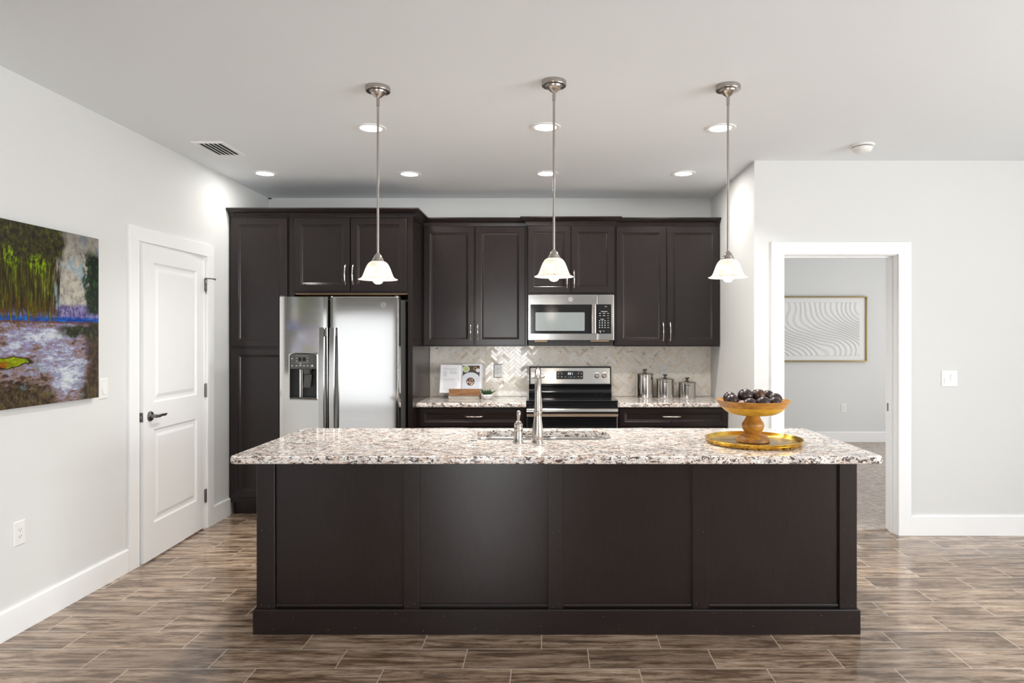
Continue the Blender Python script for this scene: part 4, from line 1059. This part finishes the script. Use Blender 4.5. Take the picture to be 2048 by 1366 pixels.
# framed relief in the far room
M['gold_frame'] = simple('thin_gold_frame', (0.36, 0.27, 0.13), 0.3, 0.8)
M['paper'] = simple('white_relief_paper', (0.84, 0.84, 0.83), 0.7, var=0.02)
def relief_mat():
    n = NT('wavy_plaster_relief'); p = n.sep(n.pos())
    w = n.noise(n.comb(n.math('MULTIPLY', p[0], 1.4), n.math('MULTIPLY', p[2], 1.4), 0), 1.4, 1)
    ph = n.math('ADD', n.math('MULTIPLY', p[0], 15), n.math('MULTIPLY', p[2], 18))
    ph = n.math('ADD', ph, n.math('MULTIPLY', n.math('SINE', n.math('ADD', n.math('MULTIPLY', p[2], 8.0), n.math('MULTIPLY', p[0], -1.5))), 2.6))
    ph = n.math('ADD', n.math('MULTIPLY', ph, 4.6), n.math('MULTIPLY', w, 20))
    h = n.math('SINE', ph)
    return n.pbr((0.82, 0.82, 0.81), 0.75, 0, n.bump(h, 0.8, 0.007))
M['relief'] = relief_mat()
fa = thing('framed_relief', 'framed white wavy relief in a thin gold frame, seen through the doorway', 'wall art', (3.73, YFAR, 1.112))
ax0, ax1, az0, az1 = 3.10, 4.362, 1.112, 2.010
mb = MB()
for a in ((ax0, ax1, az0, az0 + 0.018), (ax0, ax1, az1 - 0.018, az1), (ax0, ax0 + 0.018, az0 + 0.018, az1 - 0.018), (ax1 - 0.018, ax1, az0 + 0.018, az1 - 0.018)):
    mb.box(a[0], a[1], YFAR - 0.045, YFAR - 0.001, a[2], a[3], 0.002)
mb.build('frame', M['gold_frame'], fa, label='thin gold frame')
MB().box(ax0 + 0.018, ax1 - 0.018, YFAR - 0.020, YFAR - 0.002, az0 + 0.018, az1 - 0.018).build('mat', M['paper'], fa)
MB().box(ax0 + 0.09, ax1 - 0.105, YFAR - 0.028, YFAR - 0.020, az0 + 0.085, az1 - 0.085, 0.002).build('relief', M['relief'], fa)

# ------------------------------------------------------------------ cookbook, stand, plant
M['brown_wood'] = None
def plank(name, c0, c1, sc=(6, 40, 40)):
    n = NT(name); g = n.noise(n.mapping(n.obj(), sc), 1.6, 5, 0.6, 1.0)
    return n.pbr(n.ramp(g, [(0.3, c0), (0.65, c1)]), 0.5, 0, n.bump(g, 0.1, 0.002))
M['brown_wood'] = plank('oiled_acacia', (0.16, 0.065, 0.022), (0.36, 0.17, 0.065))
M['pale_wood'] = plank('whitewashed_plank', (0.42, 0.37, 0.30), (0.72, 0.68, 0.60))
M['page'] = simple('page_paper', (0.83, 0.83, 0.86), 0.6, var=0.02)
M['print_text'] = simple('grey_text', (0.50, 0.50, 0.53), 0.7)
M['p_dark'] = simple('print_dark', (0.045, 0.028, 0.022), 0.45)
M['p_plate'] = simple('print_plate', (0.70, 0.73, 0.80), 0.45)
M['p_bowl'] = simple('print_bowl', (0.13, 0.05, 0.03), 0.45, var=0.5, scale=150)
M['p_green'] = simple('print_green', (0.52, 0.60, 0.22), 0.45, var=0.3, scale=90)
M['p_gold'] = simple('print_gold', (0.55, 0.30, 0.06), 0.45)
M['p_nut'] = simple('print_nuts', (0.72, 0.56, 0.46), 0.45)
std = thing('cookbook_stand', 'wooden cookbook stand with brown ledge on a pale base, left counter', 'book stand', (-0.76, 5.97, ZC))
MB().box(-0.900, -0.625, 5.955, 6.085, ZC, 0.931, 0.003).build('base', M['pale_wood'], std, label='pale whitewashed base')
MB().box(-0.632, -0.618, 5.957, 6.08, ZC + 0.001, 0.930, 0.002).build('end_cap', M['brown_wood'], std)
MB().rings([[(x, y, z) for y, z in ((5.940, 0.932), (5.955, 0.932), (5.965, 0.990), (5.950, 0.990))] for x in (-0.893, -0.614)]).box(-0.893, -0.614, 5.955, 6.03, 0.931, 0.938).build('ledge', M['brown_wood'], std)
MB().rings([[(x, y, z) for y, z in ((6.045, 0.931), (6.060, 0.931), (6.118, 1.12), (6.103, 1.12))] for x in (-0.86, -0.65)]).build('back_rest', M['brown_wood'], std)

# the open book: drawn upright in its own frame (x, d, h), then leaned back
lean = math.radians(15)
bk_o = Vector((-0.797, 6.008, 0.9485))
def bk(a, d, h): return (bk_o.x + a, bk_o.y + d * math.cos(lean) + h * math.sin(lean), bk_o.z - d * math.sin(lean) + h * math.cos(lean))
book = thing('cookbook', 'open cookbook with a food photo page leaning on the wooden stand', 'book', tuple(bk_o))
HB = 0.256
def sheet(pts_bottom, d_off, z0, z1, name, mat, thick, tilt=0.0):
    mb = MB()
    lo_f = [bk(a, d + d_off, z0 + tilt * a) for a, d in pts_bottom]; hi_f = [bk(a, d + d_off, z1 + tilt * a) for a, d in pts_bottom]
    lo_b = [bk(a, d + d_off + thick, z0 + tilt * a) for a, d in pts_bottom]; hi_b = [bk(a, d + d_off + thick, z1 + tilt * a) for a, d in pts_bottom]
    mb.rings([[p, q, r, s_] for p, q, r, s_ in zip(lo_f, hi_f, hi_b, lo_b)])
    return mb.build(name, mat, book, 30)
Lp = [(-0.186, -0.0165), (-0.022, -0.013), (-0.008, -0.006), (0.0, 0.004)]
Rp = [(0.0, 0.004), (0.004, -0.003), (0.012, -0.008), (0.185, -0.010)]
def dep(P, a):
    for (a0, d0), (a1, d1) in zip(P[:-1], P[1:]):
        if a0 - 1e-9 <= a <= a1 + 1e-9: return d0 + (d1 - d0) * (a - a0) / (a1 - a0)
    return P[0][1] if a < P[0][0] else P[-1][1]
cvr = MB(); cvr.rings([[bk(a, d, z) for d, z in ((0.016, -0.004), (0.019, -0.004), (0.019, HB + 0.004), (0.016, HB + 0.004))] for a in (-0.194, 0.0, 0.192)]).build('cover', M['page'], book)
lpg = sheet(Lp, 0, 0, HB, 'left_pages', M['page'], 0.018)
rpg = sheet(Rp, 0, 0, HB + 0.006, 'right_pages', M['page'], 0.014)
tx = MB()
def tline(a0, a1, h):
    k0 = [bk(a0, dep(Lp, a0) - 0.0006, h), bk(a1, dep(Lp, a1) - 0.0006, h), bk(a1, dep(Lp, a1) - 0.0006, h + 0.0022), bk(a0, dep(Lp, a0) - 0.0006, h + 0.0022)]
    tx.poly(k0)
rnd = random.Random(2)
tline(-0.155, -0.115, 0.238)
for k in range(3): tline(-0.158, -0.035, 0.222 - k * 0.006)
for k in range(9): tline(-0.158, -0.120 - rnd.uniform(0, 0.01), 0.196 - k * 0.006)
for k in range(5): tline(-0.105, -0.03 - rnd.uniform(0, 0.02), 0.196 - k * 0.006)
for k in range(14): tline(-0.158, -0.03 - rnd.uniform(0, 0.03), 0.128 - k * 0.0075)
tx.build('recipe_text', M['print_text'], lpg, label='faint grey printed lines')
ph = MB()
def onr(a, h, e): return bk(a, dep(Rp, min(max(a, 0), 0.185)) - e, h)
def discp(a, h, r, e, mi, clipx=(0.014, 0.166)):
    ph.mi = mi
    pts = [(min(max(a + r * math.cos(2 * PI * k / 32), clipx[0]), clipx[1]), h + r * math.sin(2 * PI * k / 32)) for k in range(32)]
    out = []
    for p in pts:
        if not out or abs(p[0] - out[-1][0]) + abs(p[1] - out[-1][1]) > 1e-5: out.append((p[0], min(max(p[1], 0.008), 0.250)))
    ph.poly([onr(x, z, e) for x, z in out])
ph.mi = 0
for a0, a1 in ((0.014, 0.06), (0.06, 0.12), (0.12, 0.166)): ph.poly([onr(a0, 0.008, 0.0008), onr(a1, 0.008, 0.0008), onr(a1, 0.250, 0.0008), onr(a0, 0.250, 0.0008)])
discp(0.088, 0.090, 0.098, 0.0014, 1)
discp(0.044, 0.218, 0.031, 0.0016, 1); discp(0.044, 0.219, 0.026, 0.0022, 3)
discp(0.126, 0.222, 0.016, 0.0016, 4); discp(0.126, 0.222, 0.010, 0.0022, 0); discp(0.150, 0.206, 0.018, 0.0016, 1); 
discp(0.086, 0.103, 0.042, 0.0020, 5); discp(0.086, 0.103, 0.038, 0.0026, 2)
for k in range(26):
    a = rnd.uniform(0, 2 * PI); r = 0.032 * math.sqrt(rnd.random())
    discp(0.086 + r * math.cos(a), 0.103 + r * math.sin(a), rnd.uniform(0.0025, 0.0055), 0.0031 + k * 1e-5, 6)
ph.build('printed_photo', [M['p_dark'], M['p_plate'], M['p_bowl'], M['p_green'], M['p_gold'], M['page'], M['p_nut']], rpg, label='printed food photograph')

M['pot'] = simple('white_ceramic', (0.82, 0.80, 0.79), 0.3, var=0.05)
M['leaf'] = simple('succulent_green', (0.035, 0.10, 0.028), 0.4, var=0.4, scale=60)
pl = thing('potted_succulent', 'small green succulent in a white faceted pot beside the cookbook', 'plant', (-0.553, 5.945, ZC))
MB().lathe([(0.0, 0.0), (0.030, 0.0), (0.043, 0.012), (0.056, 0.034), (0.053, 0.044), (0.047, 0.044), (0.046, 0.036), (0.0, 0.036)], -0.553, 5.945, ZC, 9).build('pot', M['pot'], pl)
rnd = random.Random(9)
lf = MB()
for k in range(26):
    a = rnd.uniform(0, 2 * PI); L = rnd.uniform(0.050, 0.078); e = rnd.uniform(0.45, 1.25)
    c, s_ = math.cos(a), math.sin(a); r0 = 0.012
    pts = []
    for q in range(5):
        t = q / 4; rr = r0 + L * math.cos(e) * t; hh = 0.034 + L * math.sin(e) * t + 0.006 * math.sin(PI * t)
        pts.append((-0.553 + c * rr, 5.945 + s_ * rr, ZC + hh))
    lf.tube(pts, [0.006, 0.0075, 0.0065, 0.004, 0.0008], 6, flat=0.55)
lf.build('leaves', M['leaf'], pl, 60)

# ------------------------------------------------------------------ canisters
def canister(x, y, r, h, label):
    t = thing('canister', label, 'canister', (x, y, ZC), 'canisters beside the range')
    MB().lathe([(0.0, 0.0), (r * 1.02, 0.0), (r * 1.03, 0.004), (r, 0.008), (r, h - 0.006), (r * 1.015, h - 0.002), (r * 1.015, h), (0, h)], x, y, ZC, 40).build('body', M['steel_v'], t, 35)
    ld = MB().lathe([(0.0, h + 0.0005), (r * 1.09, h + 0.0005), (r * 1.11, h + 0.004), (r * 1.08, h + 0.007), (r * 0.8, h + 0.014), (r * 0.4, h + 0.020), (r * 0.15, h + 0.021), (0, h + 0.021)], x, y, ZC, 40).build('lid', M['steel_v'], t, 35)
    MB().lathe([(0.0, h + 0.020), (0.011, h + 0.020), (0.010, h + 0.030), (0.014, h + 0.036), (0.024, h + 0.041), (0.023, h + 0.046), (0.012, h + 0.049), (0.0, h + 0.049)], x, y, ZC, 20).build('knob', M['bronze'], ld, 40, 'dark flared lid knob')
    MB().box(x - 0.022, x + 0.012, y - r - 0.003, y - r * 0.93, ZC + h - 0.022, ZC + h - 0.013, 0.002).build('clasp', M['bronze'], t)
canister(0.866, 6.085, 0.076, 0.212, 'tallest stainless canister, nearest the range')
canister(1.048, 6.075, 0.078, 0.166, 'medium stainless canister, middle of three right of the range')
canister(1.246, 6.070, 0.077, 0.137, 'shortest stainless canister, farthest from the range')

# ------------------------------------------------------------------ tray, pedestal bowl and fruit on the island
def brass():
    n = NT('hammered_brass'); p = n.obj()
    g = n.noise(p, 60, 3); w = n.noise(p, 9, 4)
    c = n.mix(n.sstep(w, 0.45, 0.65), (0.86, 0.56, 0.11), (0.55, 0.33, 0.06))
    return n.pbr(c, n.math('ADD', 0.16, n.math('MULTIPLY', w, 0.2)), 1.0, n.bump(g, 0.12, 0.003))
M['brass'] = brass()
def tray_floor():
    n = NT('aged_tray_floor'); p = n.obj()
    w = n.noise(n.mapping(p, (10, 22, 1)), 1.0, 5, 0.6, 0.8)
    c = n.ramp(w, [(0.3, (0.10, 0.075, 0.045)), (0.6, (0.34, 0.25, 0.13))])
    return n.pbr(c, 0.34, 0.6)
M['tray_floor'] = tray_floor()
TX, TY = 1.063, 3.490
tr = thing('serving_tray', 'round gold metal tray on the right end of the island top', 'tray', (TX, TY, ZC))
MB().lathe([(0.0, 0.0), (0.232, 0.0), (0.238, 0.004), (0.243, 0.012), (0.241, 0.014), (0.245, 0.020), (0.246, 0.027), (0.2435, 0.0275), (0.239, 0.020), (0.234, 0.008), (0.230, 0.005)], TX, TY, ZC, 72).build('rim', M['brass'], tr, 50)
MB().lathe([(0.231, 0.0048), (0.0, 0.0048)], TX, TY, ZC, 72).build('base', M['tray_floor'], tr, label='darker aged tray floor')
def mango():
    n = NT('honey_mango_wood'); p = n.obj()
    g = n.noise(n.mapping(p, (9, 9, 26)), 1.0, 5, 0.6, 1.6); b = n.noise(p, 11, 3)
    c = n.ramp(g, [(0.30, (0.22, 0.085, 0.015)), (0.5, (0.46, 0.20, 0.030)), (0.68, (0.64, 0.31, 0.045))])
    c = n.mix(n.math('MULTIPLY', n.sstep(b, 0.52, 0.66), 0.55), c, (0.20, 0.095, 0.03))
    return n.pbr(c, 0.38, 0)
M['mango'] = mango()
def mango_light():
    n = NT('pale_honey_wood'); p = n.obj()
    g = n.noise(n.mapping(p, (7, 7, 30)), 1.0, 4, 0.6, 1.0)
    return n.pbr(n.ramp(g, [(0.35, (0.56, 0.28, 0.025)), (0.65, (0.78, 0.45, 0.05))]), 0.38)
M['mango_light'] = mango_light()
BX, BY, BZ = 1.063, 3.500, ZC + 0.0052
fb = thing('fruit_bowl', 'honey-coloured wooden pedestal bowl holding dark fruit on the tray', 'bowl', (BX, BY, BZ))
MB().lathe([(0.0, 0.0), (0.080, 0.0), (0.084, 0.003), (0.083, 0.012), (0.076, 0.026), (0.062, 0.036), (0.044, 0.041), (0.040, 0.045), (0.044, 0.052), (0.053, 0.066), (0.0565, 0.082), (0.0565, 0.092), (0.052, 0.101), (0.043, 0.114), (0.036, 0.128), (0.033, 0.140), (0.032, 0.146)], BX, BY, BZ, 40).build('pedestal', M['mango'], fb, 35)
low = [(0.0, 0.139), (0.05, 0.139), (0.086, 0.141), (0.115, 0.147), (0.138, 0.158), (0.155, 0.172), (0.166, 0.184)]
up = [(0.166, 0.184), (0.172, 0.194), (0.181, 0.208), (0.188, 0.218), (0.186, 0.2185), (0.176, 0.210), (0.158, 0.193), (0.135, 0.175), (0.10, 0.163), (0.05, 0.157), (0.0, 0.156)]
MB().lathe(low, BX, BY, BZ, 56).build('lower_bowl', M['mango_light'], fb, 50, 'paler lower half of the bowl')
MB().lathe(up, BX, BY, BZ, 56).build('bowl', M['mango'], fb, 50)

def plum_mat(name, c0, c1):
    n = NT(name); p = n.obj()
    g = n.noise(n.mapping(p, (30, 30, 12)), 1.0, 4, 0.6, 0.8)
    return n.pbr(n.ramp(g, [(0.4, c0), (0.72, c1)]), 0.26, 0, Coat_Weight=0.15)
M['plum'] = plum_mat('dark_plum_skin', (0.016, 0.008, 0.010), (0.055, 0.026, 0.028))
M['fig'] = plum_mat('brown_streaked_skin', (0.016, 0.009, 0.009), (0.16, 0.055, 0.018))
M['pink'] = plum_mat('pale_pink_skin', (0.34, 0.19, 0.18), (0.52, 0.34, 0.31))
M['stem'] = simple('pale_stem', (0.35, 0.24, 0.17), 0.6)
def fruit(x, y, z, r, label, mat='plum', sx=1.0, sz=0.98, tip=None, stem=None):
    t = thing('fruit', label, 'fruit', (x, y, z - r), 'dark fruit in the pedestal bowl')
    mb = MB(); seg, rg_ = 28, 26
    loops = []
    for k in range(1, rg_):
        a = PI * k / rg_; r_ = r
        rr = r * math.sin(a); hh = -r * math.cos(a) * sz
        dimple = 0.05 * r * math.exp(-((a - PI) / 0.25) ** 2)
        L = []
        for q in range(seg):
            b = 2 * PI * q / seg
            crease = 1 - 0.035 * math.exp(-((b - 4.4) / 0.16) ** 2)
            L.append((x + rr * sx * crease * math.cos(b), y + rr * crease * math.sin(b), z + hh - dimple))
        loops.append(L)
    mb.rings(loops, True, True)
    mb.build('skin', M[mat], t, 80)
    if stem:
        MB().tube([(x, y, z + r * 0.72 * sz), (x + 0.002, y - 0.001, z + r * 1.0 * sz), (x + 0.005, y - 0.002, z + r * 1.06 * sz)], [0.0025, 0.002, 0.0026], 7).build('stem', M['stem'], t)
Z0 = BZ + 0.197
fruit(0.954, 3.545, 1.128, 0.035, 'dark fruit at the left rear of the wooden bowl, peeking over its neighbour')
fruit(0.948, 3.478, 1.121, 0.035, 'dark fruit at the left front of the wooden bowl', sz=0.96)
fruit(1.034, 3.535, 1.139, 0.041, 'largest dark round fruit, highest at the centre left of the bowl')
fruit(1.106, 3.545, 1.141, 0.037, 'brown-streaked dark fruit, high at the centre right of the bowl', 'fig', 1.06, 0.96)
fruit(1.166, 3.575, 1.139, 0.030, 'small dark fruit at the right rear of the bowl')
fruit(1.182, 3.512, 1.125, 0.034, 'dark fruit at the far right of the bowl', 'plum', 1.1)
fruit(1.160, 3.452, 1.113, 0.031, 'dark fruit at the right front of the bowl, in front of the far right one', 'plum', 1.08, 0.96)
fruit(1.097, 3.436, 1.112, 0.036, 'dark matte fruit at the front centre right of the bowl, low', 'plum', 1.08, 0.96)
fruit(1.026, 3.430, 1.108, 0.033, 'dark fruit at the front centre left of the bowl, lowest', 'plum', 1.08, 0.96)
fruit(1.062, 3.490, 1.104, 0.024, 'small dark fruit wedged in the middle of the bowl')
fruit(0.988, 3.436, 1.104, 0.024, 'small pale pink fruit at the front left of the bowl, between dark ones', 'pink')
